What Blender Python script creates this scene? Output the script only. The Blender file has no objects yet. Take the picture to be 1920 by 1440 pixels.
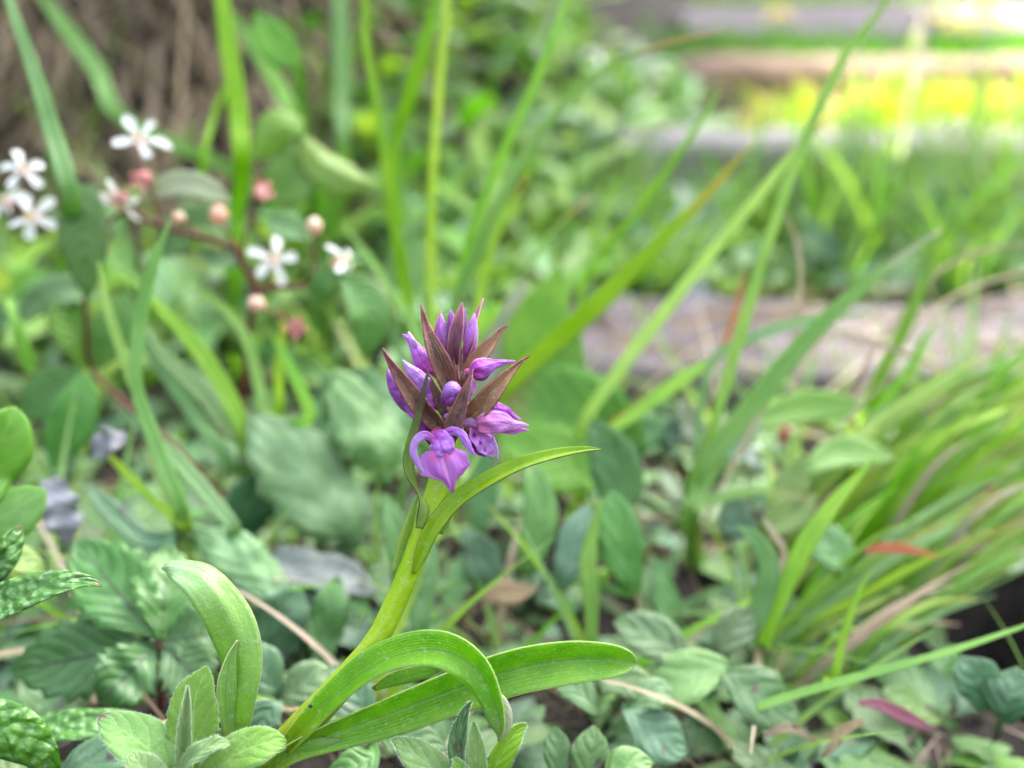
import bpy, math, random
import numpy as np
from mathutils import Vector, Matrix, noise
R = math.radians
rng = random.Random(7)
scene = bpy.context.scene
col = scene.collection

# ------------------------------------------------------------------ camera
CAM = Vector((0, 0, 0.22)); PITCH = 28.0; FPX = 1732.0
cd = bpy.data.cameras.new('camera'); cam = bpy.data.objects.new('camera', cd); col.objects.link(cam)
cam.location = CAM; cam.rotation_euler = (R(90 - PITCH), 0, 0)
cd.sensor_width = 36; cd.lens = 36 * FPX / 1920
cd.clip_start = 0.005; cd.clip_end = 400
cd.dof.use_dof = True; cd.dof.focus_distance = 0.187; cd.dof.aperture_fstop = 5.6
scene.camera = cam
# ------------------------------------------------------------------ sky, sun, exposure
SUN_EL, SUN_AZ = 42.0, 32.0          # azimuth: degrees right of straight ahead
sd = Vector((math.sin(R(SUN_AZ)) * math.cos(R(SUN_EL)), math.cos(R(SUN_AZ)) * math.cos(R(SUN_EL)), math.sin(R(SUN_EL))))
w = bpy.data.worlds.new('World'); scene.world = w; w.use_nodes = True
nt = w.node_tree; nt.nodes.clear()
out = nt.nodes.new('ShaderNodeOutputWorld'); bg = nt.nodes.new('ShaderNodeBackground')
sky = nt.nodes.new('ShaderNodeTexSky'); sky.sky_type = 'NISHITA'; sky.sun_disc = False
sky.sun_elevation = R(SUN_EL); sky.sun_rotation = R(SUN_AZ); sky.dust_density = 3.0; sky.air_density = 1.0; sky.ozone_density = 1.0
hs = nt.nodes.new('ShaderNodeHueSaturation'); hs.inputs['Saturation'].default_value = 0.42   # thin veil of white cloud
nt.links.new(sky.outputs[0], hs.inputs['Color']); nt.links.new(hs.outputs[0], bg.inputs[0])
bg.inputs[1].default_value = 0.15; nt.links.new(bg.outputs[0], out.inputs[0])
ld = bpy.data.lights.new('sun', 'SUN'); ld.energy = 4.5; ld.angle = R(0.55); ld.color = (1, .93, .80)
sun = bpy.data.objects.new('sun', ld); col.objects.link(sun)
sun.rotation_euler = sd.to_track_quat('Z', 'Y').to_euler()
vs = scene.view_settings; vs.view_transform = 'Standard'; vs.look = 'None'; vs.exposure = 3.12; vs.gamma = 1
scene.cycles.use_denoising = True
scene.cycles.max_bounces = 6; scene.cycles.transmission_bounces = 4; scene.cycles.diffuse_bounces = 2
scene.cycles.sample_clamp_indirect = 6

# ------------------------------------------------------------------ helpers
cp, sp_ = math.cos(R(PITCH)), math.sin(R(PITCH))
FW = Vector((0, cp, -sp_)); RT = Vector((1, 0, 0)); UP = Vector((0, sp_, cp))
def P(u, v, d):
    return CAM + (FW + RT * ((u - 960) / FPX) + UP * ((720 - v) / FPX)) * d
def px(n, d): return n * d / FPX
def ss(a, b, x):
    t = min(1, max(0, (x - a) / (b - a))); return t * t * (3 - 2 * t)
def path_edge(y): return .02 + .26 * (y - .42)
def ground(x, y):
    z = .035 * ss(.6, 2.2, y) + .25 * ss(2.2, 9, y) + 1.5 * ss(6, 60, y)
    e = path_edge(y)
    z += .42 * ss(.46, .95, y - .25 * min(0, x + .25)) * ss(e - .02, e - .36, x)      # bank left of the path
    z += .035 * math.exp(-((x + .075) / .075) ** 2 - ((y - .13) / .085) ** 2)          # hummock under the orchid
    z += .012 * math.exp(-((x + .06) / .12) ** 2 - ((y - .28) / .08) ** 2)
    if y < 1: z += .006 * noise.noise(Vector((x * 18, y * 18, .3))) + .003 * noise.noise(Vector((x * 55, y * 55, 1.3)))
    r = math.hypot((x - .192) / .056, (y - .232) / .040)
    z -= .40 * (1 - ss(.72, 1.0, r))                                                   # burrow
    return z
def G(u, v):
    d = .25
    for _ in range(60):
        p = P(u, v, d); g = ground(p.x, p.y); d += (p.z - g) * 1.0
        d = max(.05, min(d, 6))
    p = P(u, v, d); return Vector((p.x, p.y, ground(p.x, p.y)))
def tag(o, label, cat, group=None, kind=None):
    if label: o['label'] = label
    if cat: o['category'] = cat
    if group: o['group'] = group
    if kind: o['kind'] = kind
    return o
def thing(name, loc, label, cat, group=None, rz=0):
    o = bpy.data.objects.new(name, None); col.objects.link(o); o.location = loc; o.rotation_euler.z = rz
    o.empty_display_size = .01
    return tag(o, label, cat, group)
def mesh(name, verts, faces, uvs=None, mat=None, smooth=True):
    me = bpy.data.meshes.new(name); me.from_pydata(verts, [], faces)
    if uvs is not None:
        l = me.uv_layers.new(name='UVMap')
        idx = np.empty(len(me.loops), dtype=np.int32); me.loops.foreach_get('vertex_index', idx)
        l.data.foreach_set('uv', np.asarray(uvs, dtype=np.float32)[idx].ravel())
    if mat: me.materials.append(mat)
    if smooth: me.polygons.foreach_set('use_smooth', [True] * len(me.polygons))
    me.update(); return me
def obj(name, me, parent=None, loc=None):
    o = bpy.data.objects.new(name, me); col.objects.link(o)
    if parent: o.parent = parent
    if loc is not None: o.location = loc
    return o
def cr(vals, t):
    """Catmull-Rom through vals (tuples/np) at t in 0..1"""
    n = len(vals) - 1; f = min(max(t, 0) * n, n - 1e-6); i = int(f); f -= i
    p0 = vals[max(i - 1, 0)]; p1 = vals[i]; p2 = vals[i + 1]; p3 = vals[min(i + 2, n)]
    return .5 * (2 * p1 + (p2 - p0) * f + (2 * p0 - 5 * p1 + 4 * p2 - p3) * f * f + (3 * p1 - p0 - 3 * p2 + p3) * f ** 3)
def ribbon(name, parent, pts, mat, roll=0, fold=0, cup=0, n=22, m=4, teeth=None, wave=None, thick=0, hint=None, org=None, label=None, rough=0):
    """a leaf, petal or blade along pts = (point, width in metres)"""
    C = [np.array(p) for p, _ in pts]; Wd = [np.array(float(x)) for _, x in pts]
    rolls = [np.array(float(x)) for x in (roll if isinstance(roll, (list, tuple)) else (roll, roll))]
    org = np.array(org if org is not None else (parent.location if parent else (0, 0, 0)))
    cs = [cr(C, i / n) for i in range(n + 1)]
    verts, uvs, faces = [], [], []; S_prev = None
    for i in range(n + 1):
        t = i / n; c = Vector(cs[i])
        T = Vector(cs[min(i + 1, n)] - cs[max(i - 1, 0)])
        if T.length < 1e-9: T = Vector((0, 0, 1))
        T.normalize()
        V = Vector(hint) if hint is not None else (c - CAM).normalized()
        S = T.cross(V)
        if S.length < .25 and S_prev is not None: S = S_prev - T * S_prev.dot(T)
        S.normalize(); S_prev = S.copy()
        N = S.cross(T); 
        if N.dot(V) > 0: N = -N
        a = R(float(cr(rolls, t))); S2 = S * math.cos(a) + N * math.sin(a); N2 = N * math.cos(a) - S * math.sin(a)
        wd = max(float(cr(Wd, t)), 1e-5) * .5
        for j in range(m + 1):
            s = -1 + 2 * j / m; h = wd
            if teeth and abs(s) > .99:
                k = (t * teeth[0]) % 1; h *= 1 + teeth[1] * (k if k < .75 else (1 - k) * 3) - teeth[1] * .4
            f = R(fold)
            q = S2 * (s * h * math.cos(f)) + N2 * (abs(s) * h * math.sin(f) + cup * h * (s * s - .4))
            if wave: q += N2 * (wave[1] * h * abs(s) * math.sin(6.283 * wave[0] * t + (1.3 if s < 0 else 0)))
            if rough: q += N2 * (rough * h * noise.noise(Vector((s * 2.1, t * 7.0, c.x * 90))))
            verts.append(tuple(np.array(c + q) - org)); uvs.append((.5 + s / 2, t))
    for i in range(n):
        for j in range(m):
            a = i * (m + 1) + j; faces.append((a, a + 1, a + m + 2, a + m + 1))
    me = mesh(name, verts, faces, uvs, mat); o = obj(name, me, parent)
    if thick:
        md = o.modifiers.new('solid', 'SOLIDIFY'); md.thickness = thick; md.offset = 0
    if label: o['label'] = label
    return o
def pts_px(L):
    return [(P(u, v, d), px(wd, d)) for u, v, d, wd in L]
def rb(name, parent, L, mat, **k): return ribbon(name, parent, pts_px(L), mat, **k)
def tube(name, parent, pts, mat, n=24, k=10, org=None, rough=0, ridges=0):
    C = [np.array(p) for p, _ in pts]; Wd = [np.array(float(x)) for _, x in pts]
    org = np.array(org if org is not None else (parent.location if parent else (0, 0, 0)))
    cs = [cr(C, i / n) for i in range(n + 1)]; verts, uvs, faces = [], [], []
    ref = Vector((.31, .2, .93))
    for i in range(n + 1):
        T = Vector(cs[min(i + 1, n)] - cs[max(i - 1, 0)])
        T = T.normalized() if T.length > 1e-9 else Vector((0, 0, 1))
        A = T.cross(ref); A = A.normalized() if A.length > .05 else T.cross(Vector((1, 0, 0))).normalized(); B = T.cross(A)
        r = max(float(cr(Wd, i / n)), 1e-5) * .5
        for j in range(k):
            a = 2 * math.pi * j / k; rr = r * (1 + (rough * noise.noise(Vector((a, i * .6, 3))) if rough else 0) + (ridges * math.cos(a * 5) if ridges else 0))
            verts.append(tuple(cs[i] - org + np.array(A * math.cos(a) * rr + B * math.sin(a) * rr))); uvs.append((j / k, i / n))
    for i in range(n):
        for j in range(k):
            faces.append((i * k + j, i * k + (j + 1) % k, (i + 1) * k + (j + 1) % k, (i + 1) * k + j))
    faces.append(tuple(range(k))[::-1]); faces.append(tuple(n * k + j for j in range(k)))
    return obj(name, mesh(name, verts, faces, uvs, mat), parent)
def tb(name, parent, L, mat, **k): return tube(name, parent, pts_px(L), mat, **k)

# ------------------------------------------------------------------ materials
class NB:
    def __init__(s, name):
        s.m = bpy.data.materials.new(name); s.m.use_nodes = True; s.t = s.m.node_tree; s.t.nodes.clear()
    def n(s, typ, **k):
        x = s.t.nodes.new('ShaderNode' + typ)
        for a, b in k.items(): setattr(x, a, b)
        return x
    def l(s, a, b): s.t.links.new(a, b)
    def put(s, v, sock):
        if isinstance(v, bpy.types.NodeSocket): s.l(v, sock)
        else:
            if sock.type == 'RGBA' and len(v) == 3: v = (*v, 1)
            sock.default_value = v
    def math(s, op, a, b=0., c=0., clamp=False):
        x = s.n('Math', operation=op, use_clamp=clamp)
        for i, v in enumerate((a, b, c)): s.put(v, x.inputs[i])
        return x.outputs[0]
    def sm(s, v, a, b):
        x = s.n('MapRange', interpolation_type='SMOOTHSTEP'); s.put(v, x.inputs[0]); x.inputs[1].default_value = a; x.inputs[2].default_value = b
        return x.outputs[0]
    def mix(s, f, a, b, bt='MIX'):
        x = s.n('Mix', data_type='RGBA', blend_type=bt); s.put(f, x.inputs[0]); s.put(a, x.inputs[6]); s.put(b, x.inputs[7]); return x.outputs[2]
    def noise(s, vec, scale, detail=3, rough=.55, dist=0):
        x = s.n('TexNoise'); s.put(vec, x.inputs['Vector']) if vec else None
        x.inputs['Scale'].default_value = scale; x.inputs['Detail'].default_value = detail; x.inputs['Roughness'].default_value = rough
        x.inputs['Distortion'].default_value = dist
        return x.outputs[0]
def leaf_mat(name, c1, c2, veins=None, vcol=None, vamt=.35, tip=None, tipr=(.7, 1.), base=None, baser=(.0, .3), edge=None, edger=(.86, .98),
             trans=.30, tcol=None, rough=.45, spec=.45, bump=.25, nscale=260, var=.18, hvar=.012, spots=None, sheen=0., sheen_specks=0., wrinkle=0., back=None):
    b = NB(name)
    uv = b.n('UVMap'); sep = b.n('SeparateXYZ'); b.l(uv.outputs[0], sep.inputs[0]); x, y = sep.outputs[0], sep.outputs[1]
    tc = b.n('TexCoord'); oi = b.n('ObjectInfo'); rnd = oi.outputs['Random']
    off = b.n('VectorMath', operation='ADD'); b.l(tc.outputs['Object'], off.inputs[0])
    cmb = b.n('CombineXYZ'); b.l(rnd, cmb.inputs[0]); b.l(rnd, cmb.inputs[1]); b.l(cmb.outputs[0], off.inputs[1]); vec = off.outputs[0]
    ax = b.math('ABSOLUTE', b.math('MULTIPLY_ADD', x, 2., -1.))
    n1 = b.noise(vec, nscale * .35, 4); n2 = b.noise(vec, nscale * 4, 3, .6)
    c = b.mix(b.sm(n1, .3, .7), c1, c2)
    height = b.math('MULTIPLY', n2, .5)
    if veins:
        kind, nv, slope, wd = veins
        if kind == 'pinnate':
            t = b.math('MULTIPLY_ADD', y, nv, b.math('MULTIPLY', b.math('POWER', ax, 1.3), -slope)); t = b.math('ADD', t, b.math('MULTIPLY', b.math('SUBTRACT', n1, .5), 1.1))
            f = b.math('PINGPONG', t, .5)
            v = b.math('SUBTRACT', 1., b.sm(f, 0., wd))
            hump = b.math('SINE', b.math('MULTIPLY', f, 3.14159))
            mid = b.math('SUBTRACT', 1., b.sm(ax, 0.02, .07))
            v = b.math('MAXIMUM', b.math('MULTIPLY', v, b.math('SUBTRACT', 1., b.math('MULTIPLY', ax, .6))), mid)
            height = b.math('ADD', height, b.math('MULTIPLY', hump, .55))
        else:
            f = b.math('PINGPONG', b.math('MULTIPLY', x, nv), .5)
            v = b.math('SUBTRACT', 1., b.sm(f, 0., wd))
            mid = b.math('SUBTRACT', 1., b.sm(ax, 0.02, .10)); v = b.math('MAXIMUM', v, mid)
            height = b.math('ADD', height, b.math('MULTIPLY', f, slope * .45))
        if vcol: c = b.mix(b.math('MULTIPLY', v, vamt), c, vcol)
    if wrinkle:
        vo = b.n('TexVoronoi', feature='SMOOTH_F1'); b.put(vec, vo.inputs['Vector']); vo.inputs['Scale'].default_value = wrinkle
        height = b.math('MULTIPLY_ADD', vo.outputs['Distance'], -3., height)
        c = b.mix(b.sm(vo.outputs['Distance'], .25, .7), c, tuple(q * .8 for q in c1))
    if base: c = b.mix(b.math('SUBTRACT', 1., b.sm(y, *baser)), c, base)
    if tip:
        yt = b.math('ADD', y, b.math('MULTIPLY', b.math('SUBTRACT', rnd, .5), .25))
        yt = b.math('ADD', yt, b.math('MULTIPLY', b.math('SUBTRACT', n1, .5), .3))
        c = b.mix(b.sm(yt, *tipr), c, tip)
    if edge: c = b.mix(b.sm(ax, *edger), c, edge)
    if spots:
        vo = b.n('TexVoronoi'); b.put(vec, vo.inputs['Vector']); vo.inputs['Scale'].default_value = spots[1]
        sm = b.math('MULTIPLY', b.math('SUBTRACT', 1., b.sm(vo.outputs['Distance'], spots[2] * .5, spots[2])), b.sm(n1, .45, .6))
        c = b.mix(sm, c, spots[0])
    if sheen_specks:  # pale specks: leaf sheen put into the colour, bract speckle too
        c = b.mix(b.math('MULTIPLY', b.sm(b.noise(vec, nscale * 1.7, 5, .7), .52, .72), sheen_specks), c, (.55, .66, .56))
    h = b.n('HueSaturation'); b.put(c, h.inputs['Color'])
    b.put(b.math('MULTIPLY_ADD', rnd, 2 * hvar, .5 - hvar), h.inputs['Hue'])
    r2 = b.math('FRACT', b.math('MULTIPLY', rnd, 7.31)); b.put(b.math('MULTIPLY_ADD', r2, 2 * var, 1 - var), h.inputs['Value'])
    r3 = b.math('FRACT', b.math('MULTIPLY', rnd, 13.7)); b.put(b.math('MULTIPLY_ADD', r3, .3, .85), h.inputs['Saturation'])
    c = h.outputs[0]
    if back:
        ge = b.n('NewGeometry'); c = b.mix(ge.outputs['Backfacing'], c, back)
    bs = b.n('BsdfPrincipled'); b.put(c, bs.inputs['Base Color']); bs.inputs['Specular IOR Level'].default_value = spec
    b.put(b.math('MULTIPLY_ADD', n2, .25, rough - .12), bs.inputs['Roughness'])
    if sheen:
        bs.inputs['Sheen Weight'].default_value = sheen; bs.inputs['Sheen Roughness'].default_value = .4; bs.inputs['Sheen Tint'].default_value = (.9, 1, .9, 1)
    bp = b.n('Bump'); bp.inputs['Strength'].default_value = bump; bp.inputs['Distance'].default_value = .0006; b.put(height, bp.inputs['Height'])
    b.l(bp.outputs[0], bs.inputs['Normal'])
    tr = b.n('BsdfTranslucent')
    tm = b.mix(1., c, tcol if tcol else (1.5, 1.45, .55), 'MULTIPLY'); b.put(tm, tr.inputs[0]); b.l(bp.outputs[0], tr.inputs[1])
    mx = b.n('MixShader'); mx.inputs[0].default_value = trans; b.l(bs.outputs[0], mx.inputs[1]); b.l(tr.outputs[0], mx.inputs[2])
    o = b.n('OutputMaterial'); b.l(mx.outputs[0], o.inputs[0]); return b.m
def plain_mat(name, c1, c2, scale, rough=.7, bump=.3, dist=.002, c3=None, stretch=None, spec=.3, detail=6):
    b = NB(name); tc = b.n('TexCoord'); vec = tc.outputs['Object']
    if stretch:
        mp = b.n('Mapping'); b.l(vec, mp.inputs[0]); mp.inputs['Scale'].default_value = stretch; vec = mp.outputs[0]
    a = b.noise(vec, scale, detail, .65, .4); e = b.noise(vec, scale * 5.3, 4, .6)
    c = b.mix(b.sm(a, .3, .7), c1, c2)
    if c3: c = b.mix(b.sm(e, .52, .68), c, c3)
    bs = b.n('BsdfPrincipled'); b.put(c, bs.inputs['Base Color']); bs.inputs['Roughness'].default_value = rough; bs.inputs['Specular IOR Level'].default_value = spec
    bp = b.n('Bump'); bp.inputs['Strength'].default_value = bump; bp.inputs['Distance'].default_value = dist
    b.put(b.math('ADD', a, b.math('MULTIPLY', e, .5)), bp.inputs['Height']); b.l(bp.outputs[0], bs.inputs['Normal'])
    o = b.n('OutputMaterial'); b.l(bs.outputs[0], o.inputs[0]); return b.m
M = {}
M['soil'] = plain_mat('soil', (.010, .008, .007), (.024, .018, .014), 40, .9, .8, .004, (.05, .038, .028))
M['wood'] = plain_mat('weathered_wood', (.12, .10, .108), (.215, .185, .195), 10, .85, 1., .006, (.06, .05, .054), (1.5, 20, 9))
M['wood2'] = plain_mat('warm_weathered_wood', (.13, .075, .05), (.21, .135, .095), 10, .85, 1., .006, (.07, .045, .03), (1.5, 20, 9))
M['stem'] = leaf_mat('orchid_stem', (.25, .41, .02), (.32, .47, .035), ('par', 9, .8, .1), (.42, .52, .08), .5, base=(.27, .29, .03), baser=(.05, .35), tip=(.17, .10, .05), tipr=(.78, .92), trans=.2, tcol=(1.4, 1.4, .5), rough=.36, bump=.45, var=0, hvar=0, nscale=400, spots=((.08, .05, .02), 500, .16), sheen_specks=.3)
M['oleaf'] = leaf_mat('orchid_leaf', (.135, .33, .022), (.20, .41, .035), ('par', 14, .5, .10), (.08, .20, .02), .5, edge=(.36, .46, .16), edger=(.95, 1.), trans=.42, tcol=(1.7, 1.55, .5), rough=.36, spec=.6, bump=.6, var=.03, hvar=.003, nscale=520, spots=((.03, .02, .01), 190, .14), sheen_specks=.32, base=(.22, .33, .03), baser=(.02, .24), tip=(.20, .32, .10), tipr=(.8, 1.05))
M['oleaf2'] = leaf_mat('orchid_upper_leaf', (.19, .34, .02), (.25, .40, .04), ('par', 7, .6, .08), (.13, .25, .02), .3, edge=(.20, .14, .07), edger=(.975, 1.), tip=(.18, .09, .07), tipr=(.88, 1.05), trans=.35, tcol=(1.6, 1.5, .5), rough=.38, bump=.3, var=.03, hvar=.003, nscale=420, spots=((.03, .015, .01), 220, .13), sheen_specks=.25)
M['otwist'] = leaf_mat('orchid_twisted_leaf', (.17, .30, .03), (.23, .36, .05), ('par', 5, .6, .08), (.13, .22, .03), .3, edge=(.07, .05, .025), edger=(.9, 1.), tip=(.065, .045, .025), tipr=(.5, .75), trans=.3, rough=.45, bump=.3, var=0, hvar=0, nscale=420)
M['bract'] = leaf_mat('bract', (.125, .045, .040), (.23, .10, .068), ('par', 7, .8, .12), (.075, .02, .025), .65, tip=(.27, .04, .075), tipr=(.55, .95), base=(.17, .115, .045), baser=(.0, .25), edge=(.24, .055, .075), edger=(.82, 1.), trans=.22, tcol=(1.3, .9, .7), rough=.36, spec=.55, bump=1., var=.12, hvar=.008, nscale=500, sheen_specks=.3)
M['bract_pale'] = leaf_mat('bract_lit', (.25, .13, .07), (.33, .19, .10), ('par', 7, .8, .12), (.17, .07, .05), .5, tip=(.27, .07, .07), tipr=(.55, .95), edge=(.24, .06, .07), edger=(.85, 1.), trans=.25, tcol=(1.3, .9, .7), rough=.38, spec=.5, bump=.6, var=.05, hvar=.006, nscale=600, sheen_specks=.35)
M['bract_dark'] = leaf_mat('bract_young', (.145, .035, .075), (.20, .055, .10), ('par', 7, .8, .12), (.09, .02, .05), .5, tip=(.32, .06, .13), tipr=(.7, .98), edge=(.40, .12, .25), edger=(.85, 1.), trans=.22, tcol=(1.2, .7, .9), rough=.4, spec=.5, bump=.5, var=.05, hvar=.006, nscale=500)
def petal_mat(name, c1, c2, base, tip, vc=(.22, .03, .33), **k):
    kk = dict(trans=.35, tcol=(1.15, .85, 1.15), rough=.38, spec=.45, bump=.7, var=.05, hvar=.006, nscale=420, sheen=.3); kk.update(k)
    return leaf_mat(name, c1, c2, ('par', 6, .5, .09), vc, .45, base=base, baser=(0, .4), tip=tip, tipr=(.75, 1.05), edge=tuple(min(.8, q * 1.35) for q in c2), edger=(.84, 1.), **kk)
M['petal'] = petal_mat('petal', (.44, .13, .56), (.54, .21, .66), (.46, .06, .38), (.58, .33, .72))
M['petal_blue'] = petal_mat('petal_blue', (.42, .18, .62), (.51, .27, .72), (.44, .10, .48), (.52, .35, .75))
M['petal_deep'] = petal_mat('petal_deep', (.23, .025, .30), (.32, .06, .42), (.24, .015, .19), (.40, .13, .56))
M['petal_pink'] = petal_mat('petal_pink', (.52, .14, .55), (.61, .24, .66), (.58, .09, .36), (.62, .36, .74))
M['petal_pale'] = petal_mat('petal_pale', (.46, .22, .66), (.58, .36, .76), (.40, .10, .52), (.68, .54, .82))
M['ovary'] = leaf_mat('ovary', (.38, .08, .22), (.46, .12, .30), ('par', 8, .5, .1), (.2, .03, .12), .4, trans=.15, tcol=(1, .8, .9), rough=.4, var=.06, hvar=.01, nscale=400)
def lip_mat():
    b = NB('lip'); uv = b.n('UVMap'); sep = b.n('SeparateXYZ'); b.l(uv.outputs[0], sep.inputs[0]); x, y = sep.outputs[0], sep.outputs[1]
    tc = b.n('TexCoord'); n1 = b.noise(tc.outputs['Object'], 240, 4); n2 = b.noise(tc.outputs['Object'], 1500, 3)
    ax = b.math('ABSOLUTE', b.math('MULTIPLY_ADD', x, 2., -1.))
    c = b.mix(b.sm(n1, .3, .7), (.44, .12, .53), (.53, .19, .63))
    thr = b.math('MULTIPLY', b.math('SUBTRACT', 1., b.sm(y, .04, .34)), b.math('SUBTRACT', 1., b.sm(ax, .3, .85)))
    c = b.mix(b.math('MULTIPLY', thr, .85), c, (.60, .045, .32))
    vn = b.math('SUBTRACT', 1., b.sm(b.math('PINGPONG', b.math('MULTIPLY', x, 9.), .5), 0., .14))
    c = b.mix(b.math('MULTIPLY', vn, .35), c, (.36, .05, .40))
    st = b.math('MULTIPLY', b.math('SUBTRACT', 1., b.sm(ax, .03, .12)), b.sm(y, .05, .2)); c = b.mix(b.math('MULTIPLY', st, .75), c, (.72, .26, .62))
    bs = b.n('BsdfPrincipled'); b.put(c, bs.inputs['Base Color']); bs.inputs['Roughness'].default_value = .42; bs.inputs['Sheen Weight'].default_value = .3
    bp = b.n('Bump'); bp.inputs['Strength'].default_value = .35; bp.inputs['Distance'].default_value = .0004; b.put(b.math('ADD', n2, vn), bp.inputs['Height']); b.l(bp.outputs[0], bs.inputs['Normal'])
    tr = b.n('BsdfTranslucent'); b.put(c, tr.inputs[0]); mx = b.n('MixShader'); mx.inputs[0].default_value = .35
    b.l(bs.outputs[0], mx.inputs[1]); b.l(tr.outputs[0], mx.inputs[2]); o = b.n('OutputMaterial'); b.l(mx.outputs[0], o.inputs[0]); return b.m
M['lip'] = lip_mat()
PIN = lambda n, s=1.6, w=.12: ('pinnate', n, s, w)
M['hairy'] = leaf_mat('hairy_leaf', (.13, .26, .055), (.19, .33, .09), PIN(6, 1.8, .07), (.26, .40, .14), .5, edge=(.27, .40, .2), edger=(.95, 1.), trans=.33, rough=.6, spec=.3, bump=.5, var=.06, hvar=.008, nscale=500, sheen=.25, sheen_specks=.18)
M['hairy_bright'] = leaf_mat('hairy_leaf_bright', (.16, .33, .02), (.20, .38, .035), PIN(6, 1.8, .06), (.30, .46, .12), .6, edge=(.27, .42, .12), edger=(.96, 1.), trans=.42, rough=.55, spec=.3, bump=.4, var=.03, hvar=.005, nscale=500, sheen=.4, sheen_specks=.12)
M['hairy_tip'] = leaf_mat('hairy_leaf_browned', (.13, .27, .07), (.19, .33, .11), PIN(6, 1.8, .07), (.26, .40, .16), .4, tip=(.16, .10, .09), tipr=(.80, .98), edge=(.26, .40, .18), edger=(.96, 1.), trans=.3, rough=.6, spec=.3, bump=.5, var=.02, hvar=.004, nscale=500, sheen=.25, sheen_specks=.2)
M['wrinkled'] = leaf_mat('wrinkled_leaf', (.06, .19, .02), (.10, .26, .035), PIN(9, 1.5, .1), (.2, .34, .12), .3, trans=.2, rough=.34, spec=.6, bump=.9, var=.05, hvar=.006, nscale=300, wrinkle=520, sheen_specks=.2, tip=(.22, .19, .1), tipr=(.98, 1.06))
M['bright'] = leaf_mat('bright_leaf', (.10, .28, .015), (.15, .36, .03), PIN(6), (.2, .4, .08), .4, trans=.35, rough=.4, var=.08, nscale=300)
M['palmate'] = leaf_mat('palmate_leaf', (.055, .165, .03), (.09, .225, .05), PIN(8, 2.4, .10), (.035, .05, .02), .8, base=(.05, .03, .02), baser=(.0, .16), trans=.3, rough=.38, spec=.6, bump=.6, var=.08, nscale=200, sheen_specks=.08)
M['greygreen'] = leaf_mat('grey_green_leaf', (.075, .18, .05), (.125, .26, .085), PIN(7, 1.8, .10), (.17, .31, .13), .45, edge=(.18, .31, .14), edger=(.93, 1.), trans=.14, rough=.45, spec=.5, bump=.8, var=.15, nscale=220, sheen_specks=.16, sheen=.05)
M['bluish'] = leaf_mat('bluish_leaf', (.048, .125, .055), (.078, .175, .082), PIN(6, 1.8, .10), (.12, .22, .11), .4, edge=(.13, .22, .12), edger=(.9, 1.), trans=.14, rough=.42, spec=.55, bump=.7, var=.3, nscale=220, sheen_specks=.14, spots=((.04, .03, .03), 90, .18))
M['oval'] = leaf_mat('oval_leaf', (.062, .145, .038), (.105, .205, .06), PIN(6, 1.6, .10), (.14, .24, .085), .4, edge=(.15, .24, .10), edger=(.9, 1.), trans=.14, rough=.42, spec=.5, bump=.8, var=.35, hvar=.02, nscale=260, sheen_specks=.14, spots=((.05, .035, .02), 130, .22))
M['oblong'] = leaf_mat('oblong_leaf', (.065, .165, .035), (.105, .23, .055), PIN(6, 1.6, .10), (.14, .26, .08), .45, trans=.14, rough=.42, spec=.5, bump=.7, var=.22, hvar=.012, nscale=220, sheen_specks=.10)
M['lime'] = leaf_mat('lime_leaf', (.17, .33, .045), (.24, .41, .07), PIN(8, 1.8, .10), (.13, .25, .04), .4, edge=(.24, .30, .10), edger=(.92, 1.), trans=.42, tcol=(1.5, 1.4, .7), rough=.42, bump=.6, var=.12, nscale=220)
M['bramble'] = leaf_mat('serrated_leaf', (.07, .20, .025), (.11, .27, .04), PIN(8, 2., .12), (.04, .11, .02), .5, edge=(.22, .10, .05), edger=(.92, 1.), trans=.3, rough=.42, bump=1., var=.15, nscale=220)
M['veined'] = leaf_mat('veined_leaf', (.11, .26, .03), (.15, .31, .04), PIN(10, 2.2, .16), (.06, .15, .02), .55, trans=.35, rough=.42, bump=.8, var=.1, nscale=220, tip=(.2, .2, .05), tipr=(.9, 1.1))
M['pale_leaf'] = leaf_mat('pale_leaf_underside', (.27, .33, .20), (.34, .38, .26), PIN(7), (.38, .3, .25), .4, trans=.3, rough=.6, var=.1, nscale=220)
M['purple_leaf'] = leaf_mat('greyish_leaf', (.075, .10, .085), (.14, .165, .15), PIN(6), (.16, .2, .17), .3, trans=.15, rough=.45, spec=.5, var=.1, nscale=200, sheen_specks=.3, spots=((.05, .035, .045), 120, .3))
M['dead'] = leaf_mat('dead_leaf', (.26, .19, .11), (.36, .28, .17), PIN(5), (.2, .13, .08), .5, trans=.2, rough=.7, bump=.8, var=.2, nscale=220, spots=((.12, .08, .05), 150, .3))
GR = dict(tcol=(1.45, 1.35, .75), trans=.44, rough=.42, spec=.45, bump=.25, nscale=200, var=.14, hvar=.014)
M['grass'] = leaf_mat('grass_blade', (.155, .33, .05), (.22, .41, .075), ('par', 5, .6, .12), (.11, .25, .04), .35, **GR)
M['grass_pale'] = leaf_mat('grass_blade_pale', (.18, .35, .10), (.25, .43, .15), ('par', 5, .6, .12), (.14, .28, .08), .3, **GR)
M['grass_yellow'] = leaf_mat('grass_blade_yellow', (.25, .40, .06), (.33, .46, .085), ('par', 5, .6, .12), (.18, .31, .05), .3, tip=(.46, .30, .08), tipr=(.82, 1.1), **GR)
M['grass_tip'] = leaf_mat('grass_blade_brown_tip', (.18, .36, .05), (.25, .42, .07), ('par', 5, .6, .12), (.12, .26, .04), .3, tip=(.44, .24, .11), tipr=(.78, 1.05), **GR)
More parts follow.
